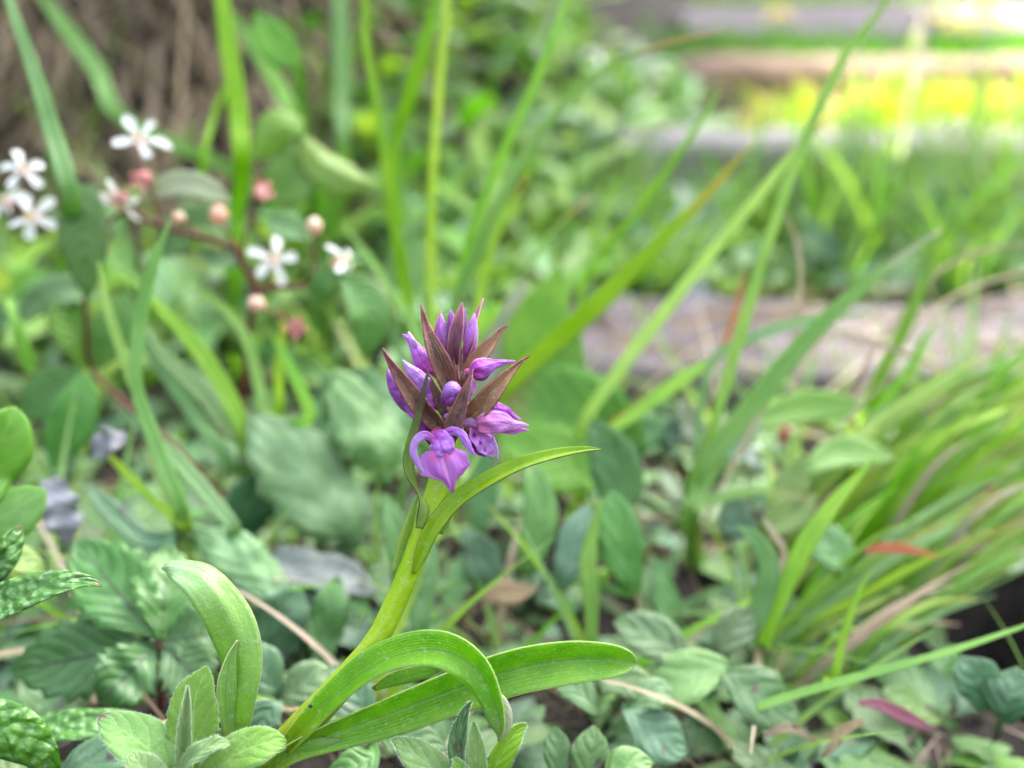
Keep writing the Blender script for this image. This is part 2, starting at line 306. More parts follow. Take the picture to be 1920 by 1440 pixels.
M['grass_greytip'] = leaf_mat('grass_blade_grey_tip', (.14, .35, .02), (.2, .40, .03), ('par', 5, .6, .12), (.10, .24, .02), .3, tip=(.46, .40, .36), tipr=(.84, 1.06), **GR)
M['grass_dry'] = leaf_mat('grass_blade_dry', (.42, .33, .22), (.55, .45, .32), ('par', 5, .6, .12), (.3, .22, .14), .3, trans=.3, tcol=(1.1, 1, .8), rough=.6, nscale=200, var=.2, hvar=.02)
M['grass_red'] = leaf_mat('grass_blade_red', (.38, .08, .04), (.46, .14, .05), ('par', 5, .6, .12), (.3, .05, .03), .3, tip=(.5, .2, .07), tipr=(.6, .9), trans=.35, tcol=(1.2, .9, .7), rough=.5, nscale=200, var=.1, hvar=.01)
M['pink_leaf'] = leaf_mat('pink_withered_leaf', (.30, .10, .13), (.38, .17, .19), PIN(5), (.22, .06, .08), .4, trans=.3, tcol=(1.2, .8, .9), rough=.6, bump=.7, nscale=200, var=.05)
M['dry_brown'] = leaf_mat('hanging_dry_grass', (.15, .11, .078), (.33, .25, .18), None, trans=.15, tcol=(1, .95, .9), rough=.8, nscale=90, var=.1)
M['white_petal'] = leaf_mat('white_petal', (.78, .80, .78), (.84, .85, .84), ('par', 5, .6, .1), (.7, .74, .7), .3, trans=.3, tcol=(1, 1, 1), rough=.5, var=.03, hvar=0, nscale=200)
M['pink_sepal'] = leaf_mat('pink_sepal', (.62, .16, .18), (.72, .32, .30), ('par', 5, .6, .1), (.5, .1, .1), .3, tip=(.75, .45, .40), tipr=(.6, 1.), trans=.25, tcol=(1.1, .9, .9), rough=.5, var=.12, hvar=.012, nscale=300)
M['peach_bud'] = leaf_mat('peach_bud', (.68, .30, .20), (.74, .45, .32), ('par', 5, .6, .1), (.55, .2, .12), .3, tip=(.74, .55, .42), tipr=(.5, .9), trans=.2, tcol=(1.1, .9, .8), rough=.45, var=.1, hvar=.012, nscale=300)
M['stamen'] = leaf_mat('stamen', (.62, .45, .10), (.7, .55, .2), None, trans=.15, tcol=(1, 1, .8), rough=.6, nscale=300)
M['red_twig'] = plain_mat('red_twig', (.085, .018, .018), (.14, .035, .03), 120, .45, .3, .0005)
M['green_twig'] = leaf_mat('green_twig', (.13, .24, .05), (.19, .28, .07), None, trans=.1, rough=.5, nscale=150)
M['yellow_petal'] = leaf_mat('yellow_petal', (.75, .62, .03), (.82, .70, .06), None, trans=.3, tcol=(1, 1, .6), rough=.5, nscale=200, var=.05, hvar=.005)
M['stone'] = plain_mat('stone', (.22, .23, .26), (.32, .33, .37), 9, .85, .6, .006, (.18, .18, .19))
M['hair'] = leaf_mat('leaf_hair', (.6, .66, .58), (.66, .7, .64), None, trans=.4, tcol=(1, 1, 1), rough=.6, nscale=100)
M['dark_stone'] = plain_mat('dark_stone', (.09, .10, .12), (.15, .16, .18), 60, .8, .6, .002)
M['withered'] = leaf_mat('withered_leaf', (.16, .16, .18), (.27, .28, .31), PIN(5), (.2, .18, .2), .4, trans=.15, rough=.6, bump=.8, nscale=200, var=.05, spots=((.07, .06, .06), 120, .3))
M['grass_lit'] = leaf_mat('grass_blade_lit', (.20, .42, .035), (.28, .50, .055), ('par', 5, .6, .12), (.14, .31, .03), .35, **GR)  # brighter copy of the grass colour, in place of more exposure
M['grass_yellow_lit'] = leaf_mat('grass_blade_yellow_lit', (.31, .48, .04), (.40, .55, .07), ('par', 5, .6, .12), (.22, .37, .04), .3, tip=(.50, .32, .08), tipr=(.85, 1.1), **GR)  # same brightening painted into the yellow blades
M['wood_pale'] = plain_mat('pale_weathered_wood', (.26, .23, .24), (.40, .36, .37), 10, .85, 1., .006, (.14, .12, .125), (1.5, 20, 9))
M['straw'] = leaf_mat('straw', (.22, .15, .09), (.36, .27, .17), None, trans=.15, tcol=(1, .95, .8), rough=.7, nscale=60, var=.1)
M['grass_shaded'] = leaf_mat('grass_blade_shaded', (.08, .19, .03), (.125, .26, .045), ('par', 5, .6, .12), (.06, .15, .025), .3, **GR)  # shaded copy of the grass, the shade is in its colour
M['grass_sunlit'] = leaf_mat('grass_blade_sunlit', (.42, .42, .13), (.55, .50, .20), None, tip=(.6, .48, .30), tipr=(.5, .9), tcol=(1.2, 1.15, .8), trans=.45, rough=.5, nscale=60, var=.05)  # yellower grass copy, warmth of the sun patch painted into it
M['oleaf_sheen'] = leaf_mat('orchid_basal_leaf', (.14, .33, .02), (.19, .40, .03), ('par', 7, .4, .07), (.09, .22, .02), .25, tip=(.22, .38, .17), tipr=(.35, .75), edge=(.36, .36, .20), edger=(.96, 1.), trans=.35, tcol=(1.6, 1.5, .45), rough=.3, spec=.8, bump=.4, var=.02, hvar=.003, nscale=420, spots=((.03, .02, .01), 200, .12), sheen_specks=.25)  # greyer tip half paints in the sheen of the upper leaf
M['bark'] = plain_mat('bark', (.09, .065, .05), (.16, .12, .09), 9, .9, .9, .02, (.05, .04, .03), (3, 3, .6))
M['tree_leaf'] = leaf_mat('tree_leaf', (.05, .12, .025), (.08, .17, .035), None, trans=.25, rough=.5, nscale=20)

# ------------------------------------------------------------------ ground
def build_ground():
    xs = sorted(set([round(-.45 + .0075 * i, 4) for i in range(int(.9 / .0075) + 1)] + [-.45 - .05 * 1.22 ** i * i for i in range(1, 26)] + [.45 + .05 * 1.22 ** i * i for i in range(1, 26)]))
    ys = sorted(set([round(.0 + .0075 * i, 4) for i in range(int(1. / .0075) + 1)] + [-.06 * 1.3 ** i * i for i in range(1, 16)] + [1. + .05 * 1.2 ** i * i for i in range(1, 28)]))
    nx, ny = len(xs), len(ys)
    v = [(x, y, ground(x, y)) for y in ys for x in xs]
    f = [(j * nx + i, j * nx + i + 1, (j + 1) * nx + i + 1, (j + 1) * nx + i) for j in range(ny - 1) for i in range(nx - 1)]
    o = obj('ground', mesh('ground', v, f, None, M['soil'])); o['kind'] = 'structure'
build_ground()

# ------------------------------------------------------------------ timbers of the stepped path
def timber(x0, x1, y0, y1, ztop, h, rz, mat, label, seed):
    t = thing('path_timber', (x0, (y0 + y1) / 2, ztop - h), label, 'timber', 'timbers laid across the path', R(rz))
    nx, na = 120, 20; L = x1 - x0; wd = y1 - y0; v, f, uv = [], [], []
    for i in range(nx + 1):
        X = L * i / nx
        for j in range(na):
            a = 2 * math.pi * j / na; ca, sa = math.cos(a), math.sin(a)
            pw = .38
            Y = math.copysign(abs(ca) ** pw, ca) * wd / 2; Z = h / 2 + math.copysign(abs(sa) ** pw, sa) * h / 2
            q = noise.noise(Vector((X * 5 + seed, Y * 30, Z * 30))) * .011 + noise.noise(Vector((X * 22 + seed, Y * 60, Z * 60))) * .006
            v.append((X, Y + q * ca * 1.6, Z + q * sa)); uv.append((j / na, i / nx))
    for i in range(nx):
        for j in range(na): f.append((i * na + j, (i + 1) * na + j, (i + 1) * na + (j + 1) % na, i * na + (j + 1) % na))
    f.append(tuple(range(na))); f.append(tuple(nx * na + j for j in range(na))[::-1])
    obj('plank', mesh('plank', v, f, uv, mat), t)
    return t
timber(.015, 1.25, .385, .482, .022, .06, 2.2, M['wood'], 'broad grey-mauve weathered timber across the path, just beyond the orchid', 1)
timber(.085, 1.7, .725, .80, .045, .07, -.6, M['wood_pale'], 'grey timber with a dark shaded front edge, second step of the path', 5)
timber(.2, 2.3, 1.075, 1.20, .045, .07, 0.5, M['wood2'], 'warm orange-brown sunlit timber beyond the yellow grass', 9)
timber(.25, 2.6, 1.36, 1.74, .055, .07, -1, M['wood'], 'wide greyish timber at the far end of the steps', 13)

# ------------------------------------------------------------------ orchid
B0 = P(335, 1640, .200); B0.z = ground(B0.x, B0.y) - .002
orch = thing('orchid', B0, 'purple flowering marsh orchid with yellow-green stem and brownish bracts', 'orchid')
D = .190
tube('stem', orch, [(B0, .0050)] + pts_px([(430, 1500, .195, 56), (545, 1385, .193, 60), (625, 1300, .192, 55), (700, 1210, .191, 44), (742, 1130, .191, 42), (772, 1060, .1905, 42), (800, 985, D, 46), (818, 930, D, 46), (832, 870, D, 40), (843, 800, D, 30), (850, 740, D, 24), (854, 690, D, 16), (855, 645, D, 8)]), M['stem'], n=70, k=16, ridges=.03, rough=.03)
tube('roots_collar', orch, [(B0 + Vector((-.004, 0, -.006)), .006), (B0, .009), (Vector(B0).lerp(P(430, 1500, .195), .5), .0078)], M['stem'], n=10, k=12)
SB = P(430, 1500, .1945)
OL = M['oleaf']
# arching leaf that folds over
rb('leaf', orch, [(535, 1402, .1888, 34), (572, 1362, .1884, 46), (625, 1308, .1878, 56), (690, 1255, .1870, 68), (760, 1225, .1860, 76), (830, 1220, .1845, 78), (890, 1250, .1835, 76), (925, 1305, .1825, 62), (940, 1360, .1822, 42), (936, 1388, .1825, 4)],
   OL, roll=[0, -8, -20, -25, -20, -5, 15, 32, 46, 60], fold=32, rough=.06, n=46, m=8, thick=.00028, wave=(2, .06))
rb('leaf_margin', orch, [(926, 1296, .1832, 10), (940, 1318, .1828, 24), (946, 1345, .1826, 30), (942, 1372, .1827, 22), (934, 1390, .183, 3)], M['pale_leaf'], roll=20, cup=-.4, n=18, m=5, thick=.0002)
rb('leaf', orch, [(700, 1292, .1905, 10), (745, 1272, .1890, 34), (800, 1258, .1880, 30), (838, 1248, .187, 3)], OL, roll=40, n=14, m=4, thick=.00025)
# long leaf to the right
rb('leaf', orch, [(500, 1440, .1890, 34), (545, 1408, .1888, 46), (610, 1380, .1905, 62), (720, 1342, .1930, 84), (850, 1292, .1935, 96), (960, 1255, .1940, 100), (1060, 1238, .1945, 94), (1140, 1236, .195, 74), (1178, 1240, .195, 46), (1194, 1244, .195, 3)],
   OL, roll=[20, 20, 15, 12, 8, 5], fold=34, cup=.12, rough=.06, wave=(2.5, .06), n=46, m=10, thick=.0003)
# spatulate leaf at the left
rb('leaf', orch, [(400, 1530, .1930, 46), (424, 1410, .1900, 62), (440, 1310, .1885, 84), (448, 1235, .1880, 90), (426, 1155, .1878, 92), (388, 1095, .1885, 82), (345, 1068, .190, 62), (318, 1062, .1915, 34), (304, 1066, .1925, 4)],
   M['oleaf_sheen'], roll=[-50, -45, -35, -15, 15, 28, 30, 30], fold=-20, cup=.12, n=56, m=10, thick=.0003, wave=(3, .10), rough=.08)
rb('leaf', orch, [(432, 1400, .1878, 14), (424, 1330, .1866, 34), (424, 1280, .1862, 40), (432, 1235, .1866, 22), (446, 1200, .1875, 3)], M['oleaf'], roll=30, cup=.3, n=20, m=5, thick=.00025)
# sheathing leaf with a blade to the right
rb('leaf', orch, [(776, 1075, .1880, 8), (790, 1035, .1876, 26), (812, 990, .1876, 34), (850, 945, .1880, 36), (905, 907, .1880, 36), (975, 872, .1880, 32), (1045, 852, .188, 24), (1100, 843, .188, 13), (1128, 843, .188, 2)],
   M['oleaf2'], roll=[10, 5, -10, -25, -30, -32, -30, -20], fold=26, n=44, m=8, thick=.00025)
rb('leaf', orch, [(822, 1000, .1895, 16), (838, 955, .1892, 28), (846, 905, .1892, 26), (848, 872, .1895, 6)], M['oleaf2'], roll=10, cup=-.4, n=16, m=4, thick=.00022)
# twisted leaf against the flower head
rb('leaf', orch, [(786, 990, .1872, 14), (792, 955, .1862, 24), (782, 925, .1858, 15), (769, 890, .1855, 20), (766, 860, .1852, 22), (776, 818, .1832, 21), (787, 775, .1814, 17), (795, 735, .1808, 12), (803, 693, .181, 2)],
   M['otwist'], roll=[0, 30, 70, 20, 0, -20, -35, -30, 0], fold=20, n=44, m=5, thick=.0002)
rb('leaf', orch, [(738, 1075, .1925, 6), (750, 1030, .1922, 18), (766, 985, .1920, 20), (778, 945, .192, 8), (784, 925, .192, 2)], M['oleaf2'], roll=20, cup=-.3, n=16, m=4, thick=.0002)
# basal sheaths below the leaves
rb('sheath', orch, [(440, 1505, .1905, 30), (520, 1425, .189, 44), (585, 1400, .189, 34), (640, 1388, .190, 4)], OL, roll=15, cup=-.4, n=16, m=4, thick=.0003)

# bracts
def bract(L, mat, **k):
    k = {**dict(fold=38, n=26, m=8, thick=.00022, rough=.14), **k}
    return rb('bract', orch, L, M[mat], **k)
bract([(838, 815, .1870, 24), (815, 790, .1852, 38), (785, 755, .1838, 46), (757, 716, .1835, 35), (736, 685, .184, 17), (724, 666, .1845, 9), (717, 653, .185, 2)], 'bract', roll=-12)
bract([(846, 745, .1868, 26), (838, 715, .1850, 44), (822, 675, .1838, 48), (806, 635, .184, 30), (797, 604, .1855, 14), (792, 585, .186, 8), (790, 570, .187, 2)], 'bract', roll=8)
bract([(852, 682, .1880, 18), (851, 655, .1868, 30), (855, 625, .1866, 34), (861, 595, .187, 22), (866, 568, .188, 3)], 'bract_dark', roll=0)
bract([(838, 668, .1920, 12), (822, 640, .1925, 20), (820, 615, .193, 17), (827, 584, .194, 2)], 'bract_dark', roll=25)
bract([(865, 690, .1905, 16), (880, 655, .1905, 26), (888, 625, .191, 20), (894, 595, .193, 12), (906, 560, .196, 2)], 'bract_dark', roll=-35)
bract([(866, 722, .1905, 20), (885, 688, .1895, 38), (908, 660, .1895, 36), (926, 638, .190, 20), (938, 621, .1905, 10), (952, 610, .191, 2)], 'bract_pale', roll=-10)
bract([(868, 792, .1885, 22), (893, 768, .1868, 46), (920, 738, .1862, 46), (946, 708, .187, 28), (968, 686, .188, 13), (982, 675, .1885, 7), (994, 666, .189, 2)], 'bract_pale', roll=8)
bract([(846, 822, .1845, 28), (852, 800, .1832, 42), (864, 765, .1828, 36), (876, 728, .183, 20), (887, 692, .1845, 2)], 'bract', roll=-14)
bract([(850, 752, .1882, 20), (848, 722, .1872, 28), (846, 695, .1872, 24), (848, 655, .188, 2)], 'bract', roll=0)
bract([(866, 738, .188, 16), (864, 712, .1866, 22), (862, 690, .1868, 14), (864, 640, .187, 2)], 'bract', roll=30)
bract([(842, 790, .1868, 16), (826, 752, .1858, 24), (815, 725, .186, 16), (803, 700, .187, 2)], 'bract', roll=-20)
bract([(872, 830, .190, 20), (884, 800, .1905, 30), (900, 775, .192, 22), (920, 745, .194, 2)], 'bract', roll=0)
bract([(828, 838, .190, 20), (806, 812, .1905, 30), (790, 782, .192, 24), (770, 745, .194, 2)], 'bract_dark', roll=10)
bract([(852, 700, .1925, 14), (850, 660, .194, 22), (848, 625, .195, 14), (850, 590, .196, 2)], 'bract', roll=0)

# flowers
def flower(L, label=None, mat='ovary'):
    o = tb('flower', orch, L, M[mat], n=14, k=8)
    if label: o['label'] = label
    return o
def pet(name, fl, L, mat, **k):
    k = {**dict(n=30, m=10, thick=.00014, rough=.34), **k}
    return rb(name, fl, L, M[mat], org=B0, **k)
# front flower with the spread lip
f1 = flower([(842, 800, .188, 14), (820, 808, .1855, 17), (812, 822, .1835, 18), (822, 838, .1825, 12)], 'lowest open flower hanging in front of the stem')
pet('hood', f1, [(815, 812, .1832, 22), (821, 822, .1820, 42), (827, 835, .1814, 50), (835, 847, .1813, 42), (842, 855, .1817, 20), (848, 860, .182, 3)], 'petal_blue', cup=-.3, roll=14, wave=(2, .18))
pet('sepal', f1, [(812, 824, .1826, 12), (796, 816, .1818, 16), (780, 826, .1812, 14), (775, 848, .181, 13), (783, 868, .1812, 11), (796, 887, .1815, 2)], 'petal_blue', cup=-.3)
pet('sepal', f1, [(828, 816, .1826, 14), (848, 808, .1818, 16), (866, 815, .1812, 15), (876, 832, .181, 13), (884, 846, .1812, 8), (890, 854, .1815, 2)], 'petal_blue', cup=-.3)
def lip(fl, c, ax_, w, dist, size):
    """three-lobed lip: traced half-widths along its length, real curvature"""
    prof = [(0, .24), (.07, .40), (.16, .48), (.28, .51), (.40, .52), (.50, .50), (.58, .44), (.64, .33), (.70, .22), (.78, .15), (.87, .10), (.95, .05), (1, .01)]
    u0, v0 = c; du, dv = ax_; L = math.hypot(du, dv); nx_, ny_ = -dv / L, du / L
    verts, uvs, faces = [], [], []; m = 12
    for i, (t, hw) in enumerate(prof):
        for j in range(m + 1):
            s = -1 + 2 * j / m
            jag = 1 + .16 * math.sin(i * 2.7 + (1.1 if s < 0 else 0)) * (abs(s) > .8)
            lead = .05 * s * s + .05 * s
            u = u0 + du * (t - lead) + nx_ * s * hw * w * jag; v = v0 + dv * (t - lead) + ny_ * s * hw * w * jag
            dd = dist - size * (.9 * (1 - s * s) * (1 - t) + .55 * math.sin(t * 2.6)) + .0003 * math.sin(9 * s + 5 * t)
            verts.append(tuple(P(u, v, dd) - B0)); uvs.append((.5 + s / 2, t))
    for i in range(len(prof) - 1):
        for j in range(m):
            a = i * (m + 1) + j; faces.append((a, a + 1, a + m + 2, a + m + 1))
    o = obj('lip', mesh('lip', verts, faces, uvs, M['lip']), fl)
    md = o.modifiers.new('sub', 'SUBSURF'); md.levels = md.render_levels = 2
    md = o.modifiers.new('solid', 'SOLIDIFY'); md.thickness = .00018
    return o
lip(f1, (825, 846), (23, 78), 92, .1833, .0022)
# right-hand flower seen from the side
f2 = flower([(858, 800, .189, 12), (875, 792, .1875, 16), (893, 793, .187, 18), (908, 795, .187, 14)], 'side-facing flower at the right below the large bract', 'petal_pink')
pet('hood', f2, [(895, 798, .1858, 26), (915, 793, .185, 44), (940, 792, .1852, 40), (962, 797, .186, 22), (980, 796, .187, 9), (991, 798, .1875, 2)], 'petal_pink', cup=-.32, wave=(2.5, .22))
pet('sepal', f2, [(900, 778, .1870, 16), (922, 766, .1865, 26), (945, 770, .187, 20), (962, 780, .188, 10), (976, 786, .189, 2)], 'petal', cup=-.25, wave=(2, .2))
pet('sepal', f2, [(935, 806, .1865, 10), (960, 808, .187, 12), (978, 806, .1875, 7), (991, 807, .188, 2)], 'petal_pink', cup=-.2)
pet('lip', f2, [(890, 802, .1868, 22), (898, 818, .1862, 38), (908, 836, .1862, 32), (918, 848, .187, 16), (926, 856, .1875, 3)], 'petal', cup=.5, wave=(3, .35), roll=-20)
pet('petal', f2, [(915, 815, .1872, 14), (922, 830, .187, 20), (930, 845, .1872, 10), (933, 860, .188, 2)], 'petal_pale', cup=.4, roll=30)
# upper right bud flower
f3 = flower([(860, 712, .189, 10), (872, 700, .188, 15), (886, 698, .1872, 17), (898, 694, .187, 12)], 'half-open flower at the right between two bracts')
pet('hood', f3, [(884, 700, .1862, 20), (898, 692, .1855, 38), (915, 686, .1858, 32), (932, 682, .1866, 16), (950, 679, .1875, 8), (967, 677, .188, 2)], 'petal', cup=-.38, wave=(2, .15))
pet('petal', f3, [(890, 706, .1872, 12), (904, 704, .1868, 20), (918, 696, .187, 10), (928, 690, .188, 2)], 'petal_deep', cup=-.4)
pet('petal', f3, [(872, 718, .187, 8), (876, 736, .1865, 12), (882, 752, .1872, 5), (884, 760, .188, 2)], 'petal_pale', roll=30)
# left flowers
f4 = flower([(840, 722, .190, 8), (822, 706, .190, 12), (806, 694, .190, 12), (798, 680, .190, 8)])
pet('hood', f4, [(806, 700, .1892, 14), (793, 682, .1885, 30), (784, 662, .1885, 28), (772, 642, .189, 15), (762, 632, .1895, 9), (755, 627, .190, 2)], 'petal', cup=-.45)
pet('petal', f4, [(782, 656, .1885, 8), (774, 640, .1882, 10), (768, 629, .1885, 8), (766, 622, .189, 2)], 'petal_pale', cup=-.4)
f5 = flower([(840, 770, .1885, 8), (825, 750, .188, 12), (812, 735, .1875, 12), (800, 725, .187, 8)])
pet('hood', f5, [(812, 748, .1868, 12), (797, 724, .1858, 30), (781, 706, .1856, 30), (766, 689, .186, 16), (755, 675, .1868, 2)], 'petal_pale', cup=-.5, wave=(2, .1))
pet('petal', f5, [(818, 752, .1872, 10), (808, 738, .1868, 16), (800, 728, .187, 8), (796, 722, .188, 2)], 'petal_pale', cup=-.3)
f6 = flower([(835, 818, .190, 10), (805, 796, .190, 14), (782, 778, .190, 14), (765, 762, .190, 8)])
pet('hood', f6, [(782, 782, .1892, 12), (762, 757, .1880, 32), (746, 733, .1876, 34), (733, 710, .188, 22), (726, 694, .1885, 3)], 'petal_deep', cup=-.5, roll=-15)
pet('petal', f6, [(765, 745, .1895, 14), (745, 715, .1895, 20), (733, 692, .190, 10), (727, 682, .190, 2)], 'petal_pale', cup=-.3)
f10 = flower([(840, 822, .1888, 12), (822, 812, .187, 18), (806, 800, .1862, 18), (798, 790, .186, 8)], None, 'petal_deep')
pet('petal', f10, [(812, 832, .1868, 14), (803, 812, .1858, 26), (795, 790, .1856, 26), (790, 768, .187, 6)], 'petal_deep', cup=-.6)
pet('petal', f10, [(822, 806, .1862, 8), (812, 792, .1854, 18), (800, 782, .1856, 14), (792, 774, .187, 3)], 'petal_deep', cup=-.6)
pet('petal', f5, [(822, 768, .1866, 8), (812, 752, .1858, 18), (806, 738, .1862, 12), (800, 730, .187, 2)], 'petal', cup=-.3, wave=(2, .4))
pet('petal', f3, [(880, 712, .1868, 8), (886, 722, .1864, 16), (880, 738, .1866, 12), (874, 750, .187, 2)], 'petal_pink', cup=-.2, wave=(2, .4))
pet('petal', f2, [(884, 812, .1866, 12), (890, 830, .1862, 22), (902, 846, .1864, 18), (910, 856, .187, 2)], 'petal_deep', cup=.3, wave=(3, .5))
pet('petal', f6, [(790, 792, .1885, 10), (776, 772, .188, 22), (764, 752, .1882, 18), (752, 735, .189, 2)], 'petal', cup=-.3, wave=(2, .4))
# buds
def bud(u, v, d, wpx, lpx, ang, mat):
    """closed egg-shaped bud with three overlapping tepals"""
    du, dv = math.cos(R(ang)), -math.sin(R(ang)); a = (u - du * lpx / 2, v - dv * lpx / 2)
    o = tb('bud', orch, [(a[0], a[1], d + .0012, wpx * .35), (a[0] + du * lpx * .2, a[1] + dv * lpx * .2, d, wpx * .85), (a[0] + du * lpx * .5, a[1] + dv * lpx * .5, d - .0004, wpx), (a[0] + du * lpx * .8, a[1] + dv * lpx * .8, d - .0002, wpx * .6), (a[0] + du * lpx, a[1] + dv * lpx, d, wpx * .06)], M[mat], n=16, k=14, rough=.05)
    for sgn in (-1, 1):
        nx_, ny_ = -dv * sgn, du * sgn
        rb('tepal', o, [(a[0] + nx_ * wpx * .2, a[1] + ny_ * wpx * .2, d - px(wpx * .38, d), wpx * .3), (a[0] + du * lpx * .4 + nx_ * wpx * .22, a[1] + dv * lpx * .4 + ny_ * wpx * .22, d - px(wpx * .52, d), wpx * .62), (a[0] + du * lpx * .8 + nx_ * wpx * .12, a[1] + dv * lpx * .8 + ny_ * wpx * .12, d - px(wpx * .36, d), wpx * .34), (a[0] + du * lpx * 1.02, a[1] + dv * lpx * 1.02, d - px(wpx * .06, d), 2)], M[mat], org=B0, cup=-.6, n=12, m=4, thick=.00012, roll=15 * sgn)
    return o
bud(846, 742, .1848, 34, 36, 40, 'petal_deep')
rb('bud', orch, [(832, 748, .1838, 8), (840, 736, .1826, 26), (850, 730, .1822, 30), (862, 736, .183, 14), (866, 744, .184, 2)], M['petal_blue'], cup=-.7, n=14, m=6, thick=.00015)
bud(829, 622, .1905, 22, 66, 94, 'petal')
bud(884, 628, .1915, 26, 78, 82, 'petal')
bud(848, 612, .1900, 22, 60, 95, 'petal_deep')
bud(866, 610, .1930, 20, 60, 80, 'petal_deep')
bud(838, 780, .1858, 12, 14, 60, 'petal')

# ------------------------------------------------------------------ near plants
def plant(base, label, cat, group=None, name='leafy_plant'):
    return thing(name, base, label, cat, group)
def pleaf(pl, L, mat, pet_w=9, stalk=True, name='leaf', **k):
    """leaf with its stalk running down to the plant's base"""
    pts = pts_px(L)
    k = {**dict(n=30, m=6, thick=.00022), **k}
    if stalk:
        b = Vector(pl.location); p0 = pts[0][0]; d = L[0][2]
        midp = b.lerp(p0, .55) + Vector((0, 0, (p0 - b).length * .12))
        pts = [(b, px(pet_w, d)), (midp, px(pet_w, d))] + pts
    return ribbon(name, pl, pts, M[mat], **k)
def gb(u, v): return G(u, v)
def hairs(leaf, L=.00055, every=1):
    me = leaf.data; n = len(me.vertices); m1 = 9; v, f = [], []; hr = random.Random(5); org = Vector(leaf.parent.location)
    rows = n // m1; vs_ = [x.co.copy() for x in me.vertices]
    for r_ in range(rows - 1):
        for e, inn in ((0, 1), (m1 - 1, m1 - 2)):
            a, b_ = vs_[r_ * m1 + e], vs_[(r_ + 1) * m1 + e]; o_ = (a - vs_[r_ * m1 + inn]).normalized()
            for q in range(3):
                c = a.lerp(b_, hr.random()); d_ = (o_ + Vector((hr.gauss(0, .4), hr.gauss(0, .4), hr.gauss(0, .4)))).normalized() * L * hr.uniform(.5, 1.2)
                s_ = (b_ - a).normalized() * .00003; k0 = len(v)
                v += [tuple(c - s_), tuple(c + s_), tuple(c + d_)]; f.append((k0, k0 + 1, k0 + 2))
    o = obj('margin_hairs', mesh('margin_hairs', v, f, [(.5, .5)] * len(v), M['hair']), leaf); o['kind'] = 'stuff'
# hairy-leaved plant in front, left of the orchid
hb = P(335, 1560, .186); hb.z = ground(hb.x, hb.y)
hp = plant(hb, 'downy green plant with toothed upright leaves beside the orchid stem base', 'plant', name='downy_plant')
tube('stalk', hp, [(hb, .004), (P(342, 1500, .183), .0042), (P(350, 1440, .181), .003), (P(352, 1415, .180), .0012)], M['green_twig'], n=12)
HK = dict(n=44, m=8, stalk=False)
pleaf(hp, [(350, 1470, .1835, 30), (362, 1420, .1832, 78), (362, 1365, .1835, 96), (366, 1310, .184, 84), (380, 1272, .1845, 46), (388, 1249, .185, 4)], 'hairy_bright', teeth=(15, .16), fold=8, roll=-8, **HK)
pleaf(hp, [(345, 1455, .1805, 24), (344, 1410, .1795, 46), (346, 1360, .1795, 40), (350, 1315, .180, 24), (352, 1284, .1805, 3)], 'hairy', fold=52, teeth=(11, .1), **HK)
pleaf(hp, [(345, 1490, .1815, 30), (305, 1440, .1795, 84), (268, 1398, .1795, 104), (228, 1368, .181, 78), (198, 1349, .183, 34), (187, 1343, .184, 4)], 'hairy_tip', fold=10, teeth=(13, .07), roll=22, **HK)
pleaf(hp, [(355, 1490, .1810, 30), (405, 1445, .1790, 74), (450, 1412, .1785, 84), (495, 1395, .179, 70), (525, 1393, .18, 34), (536, 1397, .181, 5)], 'hairy', fold=6, teeth=(12, .06), roll=-28, **HK)
pleaf(hp, [(330, 1465, .1785, 16), (350, 1432, .1770, 34), (380, 1408, .1765, 38), (408, 1396, .177, 30), (430, 1394, .178, 5)], 'hairy', fold=20, teeth=(10, .12), roll=-35, wave=(3, .15), **HK)
pleaf(hp, [(330, 1500, .1775, 26), (290, 1465, .1755, 58), (262, 1435, .1755, 56), (246, 1412, .177, 8)], 'hairy', fold=10, teeth=(10, .08), roll=15, **HK)
# second downy plant, right of it
hb2 = P(885, 1570, .190); hb2.z = ground(hb2.x, hb2.y)
hp2 = plant(hb2, 'small downy plant with young folded leaves under the drooping orchid leaf', 'plant', name='downy_plant')
tube('stalk', hp2, [(hb2, .004), (P(885, 1500, .188), .004), (P(885, 1440, .186), .002)], M['green_twig'], n=12)
pleaf(hp2, [(870, 1500, .186, 30), (820, 1450, .185, 64), (775, 1412, .1855, 56), (748, 1392, .187, 22), (734, 1387, .188, 3)], 'hairy', fold=8, teeth=(12, .05), roll=12, **HK)
pleaf(hp2, [(880, 1500, .186, 20), (868, 1440, .1845, 44), (862, 1390, .185, 44), (872, 1340, .186, 22), (884, 1315, .187, 3)], 'oval', fold=30, teeth=(12, .06), roll=-20, **HK)
pleaf(hp2, [(895, 1500, .185, 20), (893, 1440, .1835, 46), (891, 1395, .184, 38), (888, 1352, .185, 4)], 'hairy', fold=30, teeth=(12, .05), **HK)
pleaf(hp2, [(905, 1500, .186, 24), (928, 1440, .185, 48), (952, 1395, .1855, 44), (972, 1368, .187, 26), (988, 1358, .188, 4)], 'hairy_bright', fold=18, teeth=(12, .04), roll=20, **HK)
pleaf(hp2, [(885, 1510, .183, 20), (872, 1470, .182, 40), (860, 1438, .1825, 30), (850, 1420, .183, 3)], 'hairy', fold=20, teeth=(10, .05), **HK)
